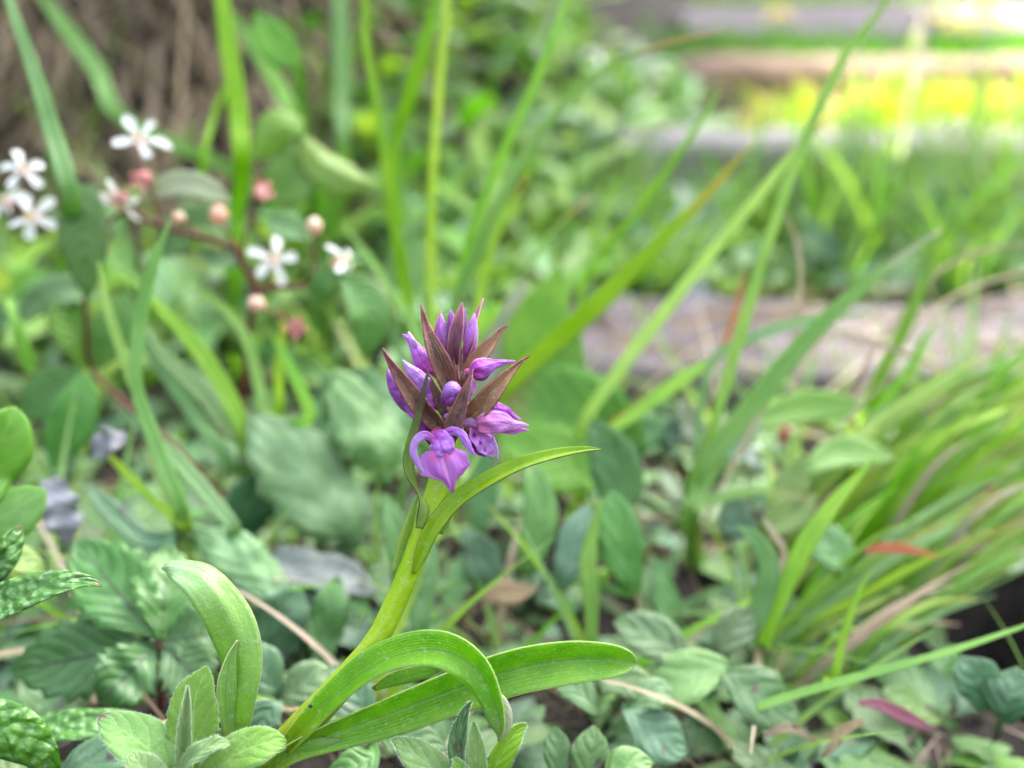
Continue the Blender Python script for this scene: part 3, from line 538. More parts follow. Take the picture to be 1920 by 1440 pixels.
# wrinkled dark leaves from the left
for q in list(hp.children) + list(hp2.children):
    if q.name.startswith('leaf'): hairs(q)
wb = Vector((-.175, .15, ground(-.175, .15)))
wp = plant(wb, 'plant with narrow dark wrinkled glossy leaves at the left of the downy plant', 'plant', name='wrinkled_plant')
WK = dict(n=40, m=8, stalk=True)
pleaf(wp, [(-150, 1230, .196, 30), (-60, 1162, .193, 66), (20, 1125, .192, 78), (100, 1097, .192, 58), (160, 1090, .193, 28), (190, 1099, .194, 3)], 'wrinkled', fold=14, roll=-30, rough=.1, **WK)
pleaf(wp, [(-150, 1350, .180, 40), (-60, 1355, .177, 90), (10, 1372, .176, 104), (60, 1402, .177, 80), (92, 1440, .179, 44), (108, 1475, .181, 4)], 'wrinkled', fold=-12, roll=15, rough=.12, **WK)
pleaf(wp, [(-20, 1390, .214, 14), (60, 1372, .214, 54), (140, 1362, .214, 66), (220, 1358, .215, 56), (290, 1360, .216, 26), (320, 1368, .217, 3)], 'wrinkled', fold=12, roll=-30, rough=.12, **WK)
pleaf(wp, [(-120, 1150, .205, 20), (-50, 1100, .204, 50), (0, 1050, .204, 58), (25, 1010, .206, 40), (38, 985, .208, 3)], 'wrinkled', fold=12, roll=20, rough=.1, **WK)
pleaf(wp, [(80, 1470, .205, 40), (170, 1430, .205, 90), (260, 1400, .206, 90), (340, 1385, .208, 50), (390, 1380, .21, 4)], 'bluish', fold=10, roll=-35, **WK)
# bright leaves at the left edge
bb = gb(-60, 1080)
bp_ = plant(bb, 'bright green broad-leaved plant at the left above the wrinkled leaves', 'plant', name='broad_leaved_plant')
pleaf(bp_, [(-40, 960, .222, 30), (-30, 890, .222, 110), (0, 830, .222, 120), (20, 785, .223, 70), (28, 762, .224, 4)], 'bright', fold=10, roll=10, n=30)
pleaf(bp_, [(-60, 1020, .220, 30), (-20, 985, .220, 90), (30, 955, .220, 104), (66, 930, .221, 60), (84, 915, .222, 4)], 'bright', fold=-10, roll=-25, teeth=(7, .1), n=30)
pleaf(bp_, [(-40, 1060, .232, 20), (20, 1050, .232, 60), (60, 1060, .233, 50), (84, 1075, .235, 4)], 'lime', fold=10, roll=-35, teeth=(4, .3), n=30)
# palmate leaf
pb = gb(300, 1330)
pp = plant(pb, 'plant with a large dark-veined palmate leaf behind the downy plant', 'plant', name='palmate_plant')
tube('leaf_stalk', pp, [(pb, .0022), (P(304, 1260, .243), .0018), (P(300, 1206, .238), .0016)], M['red_twig'], n=10, k=8)
for tip_, wd, d in (((20, 1258), 150, .236), ((140, 1012), 150, .246), ((318, 1020), 120, .250), ((432, 1180), 120, .244), ((400, 1300), 110, .236), ((186, 1318), 130, .230)):
    c = (300, 1206); tt = lambda f: (c[0] + (tip_[0] - c[0]) * f, c[1] + (tip_[1] - c[1]) * f)
    pleaf(pp, [(*tt(0), .238, 6), (*tt(.12), .2385, 26), (*tt(.35), .238 + (d - .238) * .3 - .001, wd * .8), (*tt(.58), .238 + (d - .238) * .55 - .001, wd), (*tt(.82), d, wd * .62), (*tt(1), d + .003, 4)], 'palmate', stalk=False, name='leaflet', teeth=(9, .34), fold=10, n=60, m=8, wave=(3, .05), rough=.12)
# grey-green toothed plant behind
fb = gb(600, 1110)
fp = plant(fb, 'grey-green plant with large wavy toothed leaves between palmate leaf and orchid stem', 'plant', name='toothed_plant')
FK = dict(n=64, m=8, teeth=(9, .26), wave=(3, .16), rough=.16)
pleaf(fp, [(655, 1010, .288, 70), (620, 950, .286, 150), (575, 890, .286, 170), (520, 830, .288, 140), (478, 790, .291, 50), (464, 780, .292, 4)], 'greygreen', fold=-10, roll=12, **FK)
pleaf(fp, [(535, 1130, .268, 40), (495, 1085, .266, 84), (450, 1045, .266, 96), (400, 1012, .268, 66), (360, 993, .27, 6)], 'greygreen', fold=-8, roll=18, **FK)
pleaf(fp, [(620, 720, .300, 50), (665, 760, .296, 100), (700, 815, .294, 122), (722, 870, .295, 84), (728, 908, .297, 6)], 'greygreen', fold=-8, roll=-25, **FK)
pleaf(fp, [(580, 770, .302, 30), (640, 800, .300, 70), (700, 835, .299, 86), (760, 850, .302, 40), (790, 850, .303, 4)], 'greygreen', fold=8, roll=-30, **FK)
pleaf(fp, [(660, 720, .310, 40), (700, 740, .308, 90), (750, 770, .307, 110), (800, 810, .31, 50), (820, 830, .31, 4)], 'greygreen', fold=8, roll=-20, **FK)
pleaf(fp, [(500, 1050, .278, 40), (560, 1062, .276, 80), (630, 1080, .276, 84), (690, 1100, .278, 40), (712, 1110, .28, 4)], 'purple_leaf', fold=8, roll=-30, **FK)
pleaf(fp, [(430, 1040, .292, 40), (450, 980, .290, 100), (490, 920, .290, 104), (530, 880, .292, 50), (548, 865, .294, 4)], 'bluish', fold=8, roll=30, **FK)
pleaf(fp, [(520, 1130, .272, 40), (580, 1150, .270, 90), (650, 1180, .270, 84), (700, 1200, .272, 30), (715, 1210, .274, 4)], 'bluish', fold=8, roll=-25, **FK)
pleaf(fp, [(470, 1270, .262, 40), (500, 1210, .260, 110), (530, 1150, .260, 110), (548, 1110, .262, 50), (555, 1095, .264, 4)], 'bluish', fold=8, roll=10, **FK)
pleaf(fp, [(600, 1230, .258, 30), (610, 1190, .257, 64), (620, 1140, .257, 70), (630, 1095, .26, 30), (634, 1080, .261, 4)], 'oblong', fold=8, roll=-10, **FK)
# oblong leaves standing behind the stem
ob = gb(1000, 1130)
op = plant(ob, 'tufted plant with upright oblong leaves right of the orchid stem', 'plant', name='oblong_leaved_plant')
OK_ = dict(n=30, m=6)
for L, mt, rl in (([(985, 1075, .275, 26), (1005, 1010, .274, 66), (1012, 950, .275, 66), (1000, 890, .277, 40), (990, 870, .279, 4)], 'oblong', 8),
                  ([(1180, 1110, .270, 26), (1168, 1040, .269, 80), (1158, 985, .270, 84), (1150, 945, .272, 50), (1146, 920, .274, 4)], 'oblong', -8),
                  ([(1130, 980, .285, 26), (1160, 920, .284, 90), (1150, 860, .285, 96), (1120, 810, .287, 50), (1105, 790, .289, 4)], 'oblong', -10),
                  ([(880, 1000, .282, 24), (900, 1040, .281, 70), (905, 1080, .280, 72), (900, 1105, .281, 30), (898, 1120, .282, 4)], 'bluish', 0),
                  ([(1050, 1090, .272, 26), (1075, 1040, .271, 70), (1090, 990, .272, 66), (1100, 945, .275, 4)], 'bluish', -10),
                  ([(765, 1120, .262, 24), (752, 1050, .261, 48), (740, 990, .262, 46), (728, 945, .264, 24), (724, 925, .265, 3)], 'oblong', 12),
                  ([(800, 1190, .255, 20), (790, 1120, .255, 50), (800, 1060, .256, 46), (812, 1010, .258, 4)], 'greygreen', 0),
                  ([(900, 1000, .30, 24), (905, 930, .30, 60), (900, 870, .30, 50), (890, 820, .30, 4)], 'greygreen', 0),
                  ([(1100, 1230, .262, 20), (1108, 1140, .262, 30), (1102, 1050, .264, 34), (1120, 960, .268, 12), (1128, 935, .27, 2)], 'lime', 20)):
    pleaf(op, L, mt, roll=rl, fold=9, **OK_)
# low round leaves in front of the plank
def small_plant(base_px, label, leaves, name='ground_plant', cat='plant', group=None, **k):
    p_ = plant(gb(*base_px), label, cat, group, name)
    for L, mt, rl in leaves:
        pleaf(p_, L, mt, roll=rl, **{**dict(fold=9, n=26, m=6, wave=(2, .05)), **k})
    return p_
small_plant((1330, 1310), 'low plant with three broad dark ovate leaves right of the long orchid leaf', [
    ([(1370, 1250, .246, 30), (1310, 1260, .243, 90), (1255, 1285, .242, 104), (1215, 1290, .243, 50), (1202, 1290, .244, 4)], 'oval', 20),
    ([(1360, 1260, .243, 30), (1400, 1290, .240, 100), (1445, 1320, .239, 110), (1480, 1335, .240, 56), (1500, 1340, .241, 4)], 'oval', -25),
    ([(1345, 1230, .250, 24), (1370, 1190, .250, 74), (1395, 1160, .252, 60), (1410, 1145, .253, 4)], 'oval', 10),
    ([(1290, 1250, .247, 24), (1240, 1205, .249, 90), (1190, 1180, .251, 80), (1150, 1165, .253, 4)], 'oval', 25)])
small_plant((1180, 1350), 'low plant with mottled oval leaves beneath the long orchid leaf', [
    ([(1120, 1290, .236, 24), (1160, 1275, .236, 60), (1200, 1290, .235, 60), (1225, 1330, .235, 4)], 'oval', -20),
    ([(1180, 1330, .232, 30), (1220, 1370, .229, 90), (1260, 1395, .228, 84), (1290, 1410, .229, 4)], 'bluish', -20),
    ([(1120, 1330, .234, 24), (1085, 1295, .236, 60), (1060, 1280, .238, 50), (1045, 1272, .239, 4)], 'oval', 20),
    ([(1180, 1340, .234, 24), (1205, 1310, .233, 60), (1240, 1300, .233, 60), (1270, 1310, .234, 4)], 'oval', -30)])
small_plant((1100, 1490), 'seedling cluster with small upright rounded leaves near the foot of the frame', [
    ([(1050, 1460, .215, 20), (1045, 1420, .214, 50), (1042, 1385, .215, 44), (1040, 1362, .216, 4)], 'oblong', 0),
    ([(1100, 1470, .214, 20), (1105, 1425, .213, 70), (1110, 1390, .214, 60), (1112, 1360, .216, 4)], 'oval', 0),
    ([(1140, 1480, .210, 20), (1170, 1445, .209, 80), (1200, 1432, .210, 60), (1225, 1430, .211, 4)], 'oval', -20)])
small_plant((1870, 1380), 'grey-blue plant with rounded leaf beside the dark burrow', [
    ([(1850, 1330, .236, 24), (1840, 1290, .234, 80), (1820, 1255, .234, 80), (1805, 1230, .236, 4)], 'bluish', 15),
    ([(1880, 1350, .232, 24), (1890, 1310, .230, 90), (1900, 1280, .231, 70), (1908, 1250, .233, 4)], 'bluish', -10)])
small_plant((1480, 1040), 'pair of pale blue-green rounded leaves under the bent grass', [
    ([(1375, 1010, .290, 20), (1380, 980, .289, 60), (1375, 950, .290, 50), (1370, 930, .291, 4)], 'bluish', 0),
    ([(1590, 1060, .285, 24), (1570, 1040, .284, 74), (1540, 1010, .285, 70), (1515, 990, .287, 4)], 'greygreen', 20),
    ([(1470, 960, .298, 20), (1480, 920, .298, 60), (1490, 890, .299, 54), (1500, 860, .30, 4)], 'lime', 0),
    ([(1430, 1000, .295, 20), (1470, 970, .295, 70), (1500, 950, .296, 60), (1530, 930, .297, 4)], 'lime', 0)])
small_plant((1350, 900), 'low plant with pale silvery-green leaves at the timber edge', [
    ([(1250, 840, .318, 20), (1265, 815, .317, 50), (1280, 790, .318, 46), (1290, 765, .32, 4)], 'bluish', 0),
    ([(1290, 830, .316, 20), (1300, 800, .316, 46), (1285, 770, .317, 40), (1275, 748, .319, 4)], 'pale_leaf', 0),
    ([(1200, 850, .318, 20), (1180, 830, .318, 60), (1230, 800, .320, 60), (1250, 785, .322, 4)], 'greygreen', 0),
    ([(1400, 800, .32, 24), (1480, 770, .322, 60), (1560, 760, .324, 56), (1630, 770, .325, 4)], 'lime', -10),
    ([(1500, 880, .305, 24), (1570, 850, .306, 64), (1630, 850, .307, 50), (1680, 860, .308, 4)], 'lime', -20),
    ([(1420, 780, .32, 16), (1390, 830, .315, 40), (1350, 850, .314, 44), (1320, 860, .315, 4)], 'greygreen', 10)])
small_plant((700, 1400), 'dark low plant showing beneath the arching orchid leaf', [
    ([(690, 1370, .226, 24), (650, 1350, .224, 60), (600, 1345, .223, 64), (560, 1340, .224, 4)], 'bluish', 20),
    ([(720, 1380, .222, 24), (760, 1390, .219, 70), (800, 1395, .218, 66), (840, 1405, .219, 4)], 'oval', -25),
    ([(690, 1350, .230, 24), (670, 1310, .230, 70), (640, 1270, .231, 60), (620, 1250, .233, 4)], 'bluish', 10),
    ([(720, 1350, .230, 24), (780, 1320, .229, 60), (830, 1310, .230, 56), (880, 1320, .231, 4)], 'greygreen', -25),
    ([(700, 1410, .215, 24), (680, 1430, .212, 70), (650, 1440, .211, 60), (610, 1450, .212, 4)], 'oval', 15)])
small_plant((520, 1330), 'dark leafy plant between the spatulate leaf and the orchid stem', [
    ([(520, 1300, .236, 24), (500, 1270, .235, 70), (485, 1230, .235, 70), (478, 1200, .237, 4)], 'bluish', 10),
    ([(530, 1310, .232, 24), (560, 1290, .231, 80), (600, 1270, .231, 70), (630, 1260, .233, 4)], 'oval', -25),
    ([(520, 1320, .228, 24), (500, 1340, .226, 70), (490, 1365, .225, 60), (485, 1390, .226, 4)], 'bluish', 0)])
# strongly veined leaf behind the flower head
vb = gb(1060, 930)
vp = plant(vb, 'plant with large strongly ribbed yellow-green leaves behind the flower head', 'plant', name='ribbed_leaf_plant')
VK = dict(n=44, m=8, teeth=(16, .12), wave=(4, .04))
pleaf(vp, [(1190, 850, .318, 40), (1140, 810, .316, 150), (1070, 780, .316, 190), (1000, 760, .318, 150), (950, 745, .32, 10)], 'veined', fold=8, roll=10, **VK)
pleaf(vp, [(1130, 900, .310, 30), (1080, 880, .309, 120), (1020, 850, .310, 130), (960, 830, .312, 60), (930, 820, .313, 4)], 'veined', fold=8, roll=25, **VK)
pleaf(vp, [(960, 740, .330, 30), (990, 690, .330, 110), (1010, 620, .331, 120), (1035, 550, .333, 70), (1050, 500, .335, 4)], 'lime', fold=8, roll=-10, **VK)
pleaf(vp, [(1010, 740, .326, 30), (1040, 690, .326, 90), (1060, 650, .327, 80), (1075, 610, .328, 4)], 'veined', fold=8, roll=-10, **VK)
pleaf(vp, [(900, 760, .335, 30), (930, 660, .336, 60), (960, 590, .337, 50), (985, 520, .34, 4)], 'pale_leaf', fold=8, roll=-10, **VK)

# ------------------------------------------------------------------ white-flowered shrub
wsb = gb(450, 960); wsb.z -= .003
ws = thing('white_flowered_shrub', wsb, 'low shrub with white blossoms, pink buds and dark red twigs', 'shrub')
def ptube(L, mat='red_twig', name='twig', parent=None, n=16, k=7): return tb(name, parent or ws, L, M[mat], n=n, k=k, org=wsb)
tube('twig', ws, [(wsb, .0030), (P(455, 760, .325), .0026), (P(470, 600, .315), .0024), (P(478, 545, .308), .0022), (P(452, 490, .304), .0020), (P(440, 458, .302), .0016)], M['red_twig'], n=24, k=8)
ptube([(478, 545, .308, 12), (520, 540, .306, 11), (590, 535, .304, 9), (640, 520, .302, 6)])
ptube([(445, 465, .303, 12), (380, 445, .300, 11), (300, 425, .300, 10), (240, 395, .300, 8), (180, 430, .300, 7), (90, 420, .302, 6), (30, 400, .302, 5)])
ptube([(300, 425, .300, 8), (290, 380, .298, 7), (275, 340, .297, 6), (262, 300, .297, 5)])
ptube([(452, 490, .304, 8), (460, 440, .302, 6), (485, 385, .300, 5), (490, 362, .300, 5)])
ptube([(440, 458, .302, 7), (425, 430, .301, 5), (411, 408, .301, 5)])
ptube([(590, 535, .304, 6), (588, 480, .303, 5), (590, 430, .302, 5)])
ptube([(590, 535, .304, 6), (610, 505, .302, 5), (640, 492, .301, 5)])
ptube([(520, 540, .306, 6), (500, 515, .303, 5), (510, 495, .302, 5)])
ptube([(478, 545, .308, 8), (500, 580, .300, 6), (530, 595, .297, 5), (552, 608, .296, 5)])
ptube([(505, 583, .300, 5), (492, 575, .298, 5), (484, 570, .297, 5)])
ptube([(380, 445, .3, 5), (350, 420, .3, 4), (335, 412, .3, 4)])
def camvec(r_, u_, t_): return (RT * r_ + UP * u_ - FW * t_).normalized()
def blossom(u, v, d, size, nrm, petals, spin=0, calyx=True, parent=ws, org=wsb, pm='white_petal', name='blossom'):
    c = P(u, v, d); N = camvec(*nrm); A = N.cross(UP).normalized(); Bv = N.cross(A); s = px(size, d)
    # receptacle with calyx lobes
    o = tube(name, parent, [(c - N * s * .35, s * .10), (c - N * s * .22, s * .30), (c - N * s * .05, s * .34), (c, s * .14)], M['pink_sepal'], n=8, k=10, org=org)
    for kx in range(5):
        a = spin + 2 * math.pi * (kx + .5) / 5; d_ = A * math.cos(a) + Bv * math.sin(a)
        ribbon('sepal', o, [(c - N * s * .1 + d_ * s * .1, s * .14), (c + d_ * s * .22 - N * s * .06, s * .14), (c + d_ * s * .34 - N * s * .14, s * .01)], M['pink_sepal'], org=org, hint=-N, n=6, m=2)
    for a in petals:
        a = R(a) + spin; d_ = A * math.cos(a) + Bv * math.sin(a); ln = s * rng.uniform(.75, 1.2); lf = rng.uniform(-.3, .5); d_ = (d_ + A * rng.uniform(-.25, .25) + Bv * rng.uniform(-.25, .25)).normalized()
        ribbon('petal', o, [(c + d_ * ln * .08, s * .12), (c + d_ * ln * .35 + N * s * .06, s * .22), (c + d_ * ln * .7 + N * s * (.05 - lf * .3), s * rng.uniform(.3, .46)), (c + d_ * ln * .92 - N * s * lf * .6, s * rng.uniform(.2, .36)), (c + d_ * ln - N * s * lf * .8, s * .05)], M[pm], org=org, hint=-N, cup=rng.uniform(.1, .6), roll=rng.uniform(-40, 40), n=12, m=4, rough=.3)
    for kx in range(9):
        a = kx * 2.4; d_ = A * math.cos(a) + Bv * math.sin(a)
        tube('stamen', o, [(c, s * .03), (c + N * s * .15 + d_ * s * .07, s * .025), (c + N * s * .26 + d_ * s * .13, s * .06), (c + N * s * .3 + d_ * s * .14, s * .02)], M['stamen'], n=5, k=5, org=org)
    return o
five = (0, 72, 144, 216, 288)
blossom(262, 262, .296, 54, (.1, .25, .8), five, .5)
blossom(45, 318, .300, 46, (.2, .3, .8), five, 1.1)
blossom(62, 408, .298, 54, (-.1, .1, .9), five, .2)
blossom(12, 378, .302, 50, (-.3, .3, .8), five, .8)
blossom(228, 378, .296, 56, (-.25, -.75, .35), five, .3)
blossom(512, 487, .300, 54, (.25, .15, .85), five, .9)
blossom(646, 490, .300, 44, (.75, .25, .4), five, .4)
blossom(1392, 842, .310, 34, (.1, .5, .7), five, .4) if False else None
def calyx_cup(u, v, d, size, nrm):
    c = P(u, v, d); N = camvec(*nrm); A = N.cross(UP).normalized(); Bv = N.cross(A); s = px(size, d)
    o = tube('calyx', ws, [(c - N * s * .45, s * .12), (c - N * s * .25, s * .5), (c, s * .62), (c + N * s * .12, s * .4)], M['pink_sepal'], n=10, k=12, org=wsb)
    for kx in range(5):
        a = 2 * math.pi * kx / 5 + .3; d_ = A * math.cos(a) + Bv * math.sin(a)
        ribbon('sepal', o, [(c + d_ * s * .22, s * .3), (c + d_ * s * .36 + N * s * .2, s * .26), (c + d_ * s * .48 + N * s * .42, s * .03)], M['pink_sepal'], org=wsb, hint=-N, n=6, m=2)
calyx_cup(490, 360, .300, 46, (.5, .1, .6)); calyx_cup(555, 610, .296, 44, (.2, -.3, .8)); calyx_cup(268, 335, .297, 46, (-.2, -.5, .7)); calyx_cup(225, 372, .2955, 40, (-.2, -.3, .8))
def egg(u, v, d, size, ang):
    du, dv = math.cos(R(ang)), -math.sin(R(ang)); f = lambda t: (u + du * size * t, v + dv * size * t, d)
    tb('bud', ws, [(*f(-.55), size * .2), (*f(-.35), size * .75), (*f(0), size), (*f(.35), size * .75), (*f(.6), size * .12)], M['peach_bud'], n=14, k=12, org=wsb)
egg(410, 404, .301, 34, 100); egg(590, 425, .302, 30, 95); egg(482, 570, .297, 30, 150); egg(335, 410, .300, 24, 60); egg(636, 494, .3005, 26, 10)
def wsleaf(L, mt, rl, **k):
    return rb('leaf', ws, L, M[mt], roll=rl, **{**dict(fold=9, n=44, m=8, teeth=(15, .16), thick=.00022), **k})
wsleaf([(160, 345, .290, 40), (155, 400, .288, 84), (158, 460, .288, 86), (162, 520, .290, 50), (165, 560, .292, 4)], 'bramble', 10)
wsleaf([(640, 520, .298, 14), (670, 545, .296, 70), (695, 590, .295, 84), (690, 640, .297, 50), (680, 675, .299, 4)], 'bramble', -15)
wsleaf([(640, 520, .298, 10), (622, 520, .298, 44), (605, 535, .298, 54), (595, 560, .300, 36), (592, 580, .301, 4)], 'bramble', 20)
wsleaf([(270, 375, .300, 10), (310, 350, .298, 44), (355, 345, .297, 50), (400, 360, .298, 40), (432, 378, .300, 4)], 'pale_leaf', -20, teeth=None)
wsleaf([(420, 470, .304, 10), (395, 455, .304, 40), (372, 450, .304, 46), (360, 470, .305, 4)], 'lime', 20)
wsleaf([(450, 500, .304, 10), (425, 480, .304, 44), (395, 475, .304, 40), (370, 478, .305, 4)], 'greygreen', 20)
wsleaf([(500, 415, .306, 10), (520, 420, .306, 50), (550, 430, .306, 54), (580, 450, .308, 4)], 'oblong', -20)
wsleaf([(170, 690, .330, 20), (150, 640, .328, 80), (130, 590, .328, 80), (120, 545, .330, 4)], 'bramble', 10)
wsleaf([(180, 690, .326, 20), (205, 640, .325, 70), (225, 590, .326, 76), (232, 540, .328, 4)], 'bramble', -10)
wsleaf([(150, 690, .318, 20), (120, 720, .316, 90), (75, 750, .315, 90), (30, 790, .317, 4)], 'bramble', 25)
wsleaf([(160, 700, .316, 20), (145, 760, .314, 80), (120, 820, .314, 80), (100, 880, .316, 4)], 'oblong', -10)
wsleaf([(40, 600, .330, 20), (80, 560, .328, 60), (130, 545, .328, 60), (190, 560, .330, 4)], 'greygreen', -20)
wsleaf([(300, 480, .316, 20), (340, 440, .316, 90), (390, 420, .316, 90), (440, 420, .318, 4)], 'bramble', -30)
tube('twig', ws, [(wsb, .0026), (P(350, 860, .325), .0024), (P(215, 740, .322), .0022), (P(168, 680, .320), .0018), (P(160, 560, .30), .0014), (P(164, 500, .292), .001)], M['red_twig'], n=20, k=7)
# yellow-green drooping leaves above the shrub
yb = gb(640, 760)
yp = plant(yb, 'tall plant with drooping yellow-green leaves above the white blossoms', 'plant', name='drooping_leaf_plant')
YK = dict(n=36, m=8, teeth=(12, .10))
pleaf(yp, [(565, 270, .350, 20), (600, 300, .348, 80), (650, 330, .347, 78), (690, 342, .349, 30), (712, 350, .35, 4)], 'lime', fold=-25, roll=-30, **YK)
pleaf(yp, [(565, 270, .350, 20), (545, 240, .350, 60), (520, 240, .349, 90), (495, 270, .350, 70), (470, 300, .352, 4)], 'lime', fold=-20, roll=20, **YK)
pleaf(yp, [(570, 280, .352, 20), (560, 320, .350, 90), (530, 350, .350, 90), (500, 380, .352, 4)], 'lime', fold=8, roll=10, **YK)
pleaf(yp, [(560, 140, .37, 20), (530, 100, .37, 70), (500, 60, .37, 60), (480, 20, .37, 4)], 'bright', fold=8, roll=10, **YK)

# ------------------------------------------------------------------ grass blades seen one by one
def clump(base_px, label, blades, group=None):
    b = gb(*base_px); c = thing('grass_tuft', b, label, 'grass tuft', group)
    for L, mt, rl in blades:
        pts = pts_px(L); p0 = pts[0][0]; w0 = pts[0][1]
        pts = [(b + Vector((rng.uniform(-.004, .004), rng.uniform(-.004, .004), -.002)), w0 * .7), (b.lerp(p0, .5) + Vector((0, 0, .1 * (p0 - b).length)), w0 * .85)] + pts
        mt = {'grass': 'grass_lit', 'grass_yellow': 'grass_yellow_lit'}.get(mt, mt)
        ribbon('blade', c, [(p_, w_ * .86) for p_, w_ in pts], M[mt], roll=rl, fold=16, n=34, m=4, thick=.00012)
    return c
clump((835, 1010), 'tuft of tall bright green grass rising behind the flower head', [
    ([(850, 590, .330, 28), (930, 400, .320, 28), (985, 290, .316, 27), (1030, 228, .314, 21), (1120, 140, .312, 15), (1230, 87, .311, 11), (1358, 57, .311, 3)], 'grass_tip', -15),
    ([(858, 560, .340, 24), (882, 440, .336, 24), (950, 270, .332, 25), (1005, 150, .33, 22), (1062, 0, .328, 14), (1090, -80, .328, 3)], 'grass', 15),
    ([(808, 540, .335, 18), (810, 350, .330, 19), (822, 180, .328, 20), (838, 0, .326, 16), (850, -120, .326, 3)], 'grass_yellow', 10),
    ([(760, 560, .335, 20), (738, 420, .330, 22), (714, 240, .326, 20), (690, 100, .325, 18), (682, -30, .325, 15), (680, -140, .325, 3)], 'grass', -15),
    ([(770, 560, .345, 18), (738, 300, .342, 26), (770, 170, .340, 38), (812, 20, .339, 24), (840, -90, .339, 3)], 'grass', 20),
    ([(800, 600, .345, 16), (740, 300, .345, 16), (700, 170, .347, 12), (690, 60, .35, 3)], 'grass_pale', 20),
    ([(740, 620, .34, 24), (735, 540, .338, 26), (745, 450, .336, 22), (800, 400, .336, 10), (860, 378, .337, 3)], 'grass_pale', 0),
    ([(850, 640, .335, 18), (930, 545, .334, 12), (985, 505, .333, 11), (1040, 430, .332, 11), (1108, 368, .332, 3)], 'grass_tip', 0),
    ([(800, 700, .33, 22), (770, 600, .33, 24), (740, 560, .33, 20), (690, 480, .332, 14), (640, 420, .333, 3)], 'grass', 15),
    ([(880, 700, .33, 22), (900, 560, .33, 22), (930, 440, .332, 18), (990, 330, .334, 3)], 'grass_yellow', -15)])
clump((1080, 1010), 'tuft of slanting grass leaning over the near timber', [
    ([(1096, 790, .310, 28), (1250, 580, .308, 30), (1400, 395, .306, 24), (1490, 285, .306, 17), (1562, 215, .306, 3)], 'grass_yellow', -10),
    ([(1095, 530, .330, 14), (1200, 390, .328, 16), (1290, 262, .327, 14), (1352, 173, .327, 3)], 'grass', 15),
    ([(1120, 830, .31, 22), (1200, 770, .308, 32), (1290, 705, .307, 30), (1365, 662, .307, 3)], 'grass', -20),
    ([(1140, 800, .312, 14), (1260, 730, .311, 12), (1340, 670, .311, 13), (1375, 600, .311, 11), (1397, 505, .312, 3)], 'grass_red', 0)])
clump((880, 980), 'broad yellow-green blade slanting up from behind the flower head', [
    ([(930, 760, .322, 30), (985, 690, .318, 40), (1040, 640, .315, 44), (1120, 570, .310, 46), (1200, 490, .308, 36), (1310, 380, .306, 24), (1415, 263, .306, 3)], 'grass_yellow', 10)])
clump((1300, 1060), 'tuft of tall arching grass with grey withered tips before the timber', [
    ([(1305, 920, .300, 22), (1372, 680, .297, 27), (1435, 470, .295, 25), (1500, 285, .294, 24), (1578, 115, .294, 22), (1650, 20, .294, 12), (1720, -60, .294, 3)], 'grass', 12),
    ([(1300, 905, .295, 34), (1400, 775, .292, 48), (1520, 630, .290, 42), (1640, 520, .290, 26), (1765, 430, .291, 4)], 'grass_greytip', -10),
    ([(1300, 900, .302, 14), (1330, 690, .304, 18), (1400, 640, .304, 24), (1500, 605, .304, 25), (1625, 588, .305, 4)], 'grass_pale', -25),
    ([(1290, 960, .29, 20), (1330, 940, .288, 24), (1390, 925, .287, 22), (1440, 922, .287, 18), (1520, 935, .288, 3)], 'grass_tip', -10),
    ([(1280, 980, .295, 20), (1320, 900, .295, 40), (1370, 800, .296, 36), (1420, 740, .298, 4)], 'grass_pale', 10),
    ([(1330, 960, .296, 10), (1480, 660, .31, 10), (1500, 560, .312, 10), (1495, 460, .313, 9), (1472, 400, .313, 3)], 'grass_dry', 0)])
clump((1640, 960), 'tuft of yellow-tipped grass standing in front of the timber', [
    ([(1640, 735, .335, 28), (1695, 615, .332, 30), (1755, 475, .331, 16), (1772, 410, .331, 11), (1787, 343, .331, 3)], 'grass_tip', 10),
    ([(1600, 760, .335, 12), (1730, 600, .34, 9), (1820, 540, .342, 9), (1925, 508, .343, 5)], 'grass_dry', 0),
    ([(1590, 740, .335, 12), (1740, 530, .34, 9), (1830, 475, .342, 9), (1930, 455, .343, 5)], 'grass_dry', 0),
    ([(1480, 760, .33, 10), (1540, 640, .332, 15), (1610, 632, .332, 15), (1690, 660, .332, 13), (1790, 700, .333, 4)], 'grass_dry', 0),
    ([(1620, 800, .33, 18), (1700, 700, .33, 18), (1730, 640, .331, 14), (1760, 600, .332, 3)], 'grass', 0),
    ([(1560, 850, .322, 24), (1660, 790, .320, 34), (1750, 730, .320, 30), (1840, 670, .321, 4)], 'grass_yellow', -15)])
clump((470, 930), 'tuft of broad grass arching left under the white blossoms', [
    ([(470, 840, .300, 34), (420, 730, .299, 40), (350, 630, .300, 36), (250, 530, .303, 4)], 'grass', 12),
    ([(460, 850, .302, 32), (380, 740, .302, 38), (310, 670, .304, 32), (260, 590, .306, 4)], 'grass_pale', 18),
    ([(440, 880, .300, 30), (340, 740, .304, 34), (280, 650, .307, 28), (230, 560, .31, 4)], 'grass_pale', -18),
    ([(500, 820, .305, 26), (480, 700, .308, 26), (440, 600, .31, 22), (330, 510, .313, 4)], 'grass', 0),
    ([(540, 800, .295, 26), (580, 780, .294, 28), (545, 690, .295, 26), (505, 620, .297, 4)], 'grass', 10),
    ([(520, 780, .305, 20), (522, 700, .306, 22), (528, 640, .308, 18), (530, 580, .31, 4)], 'grass_yellow', 0)])
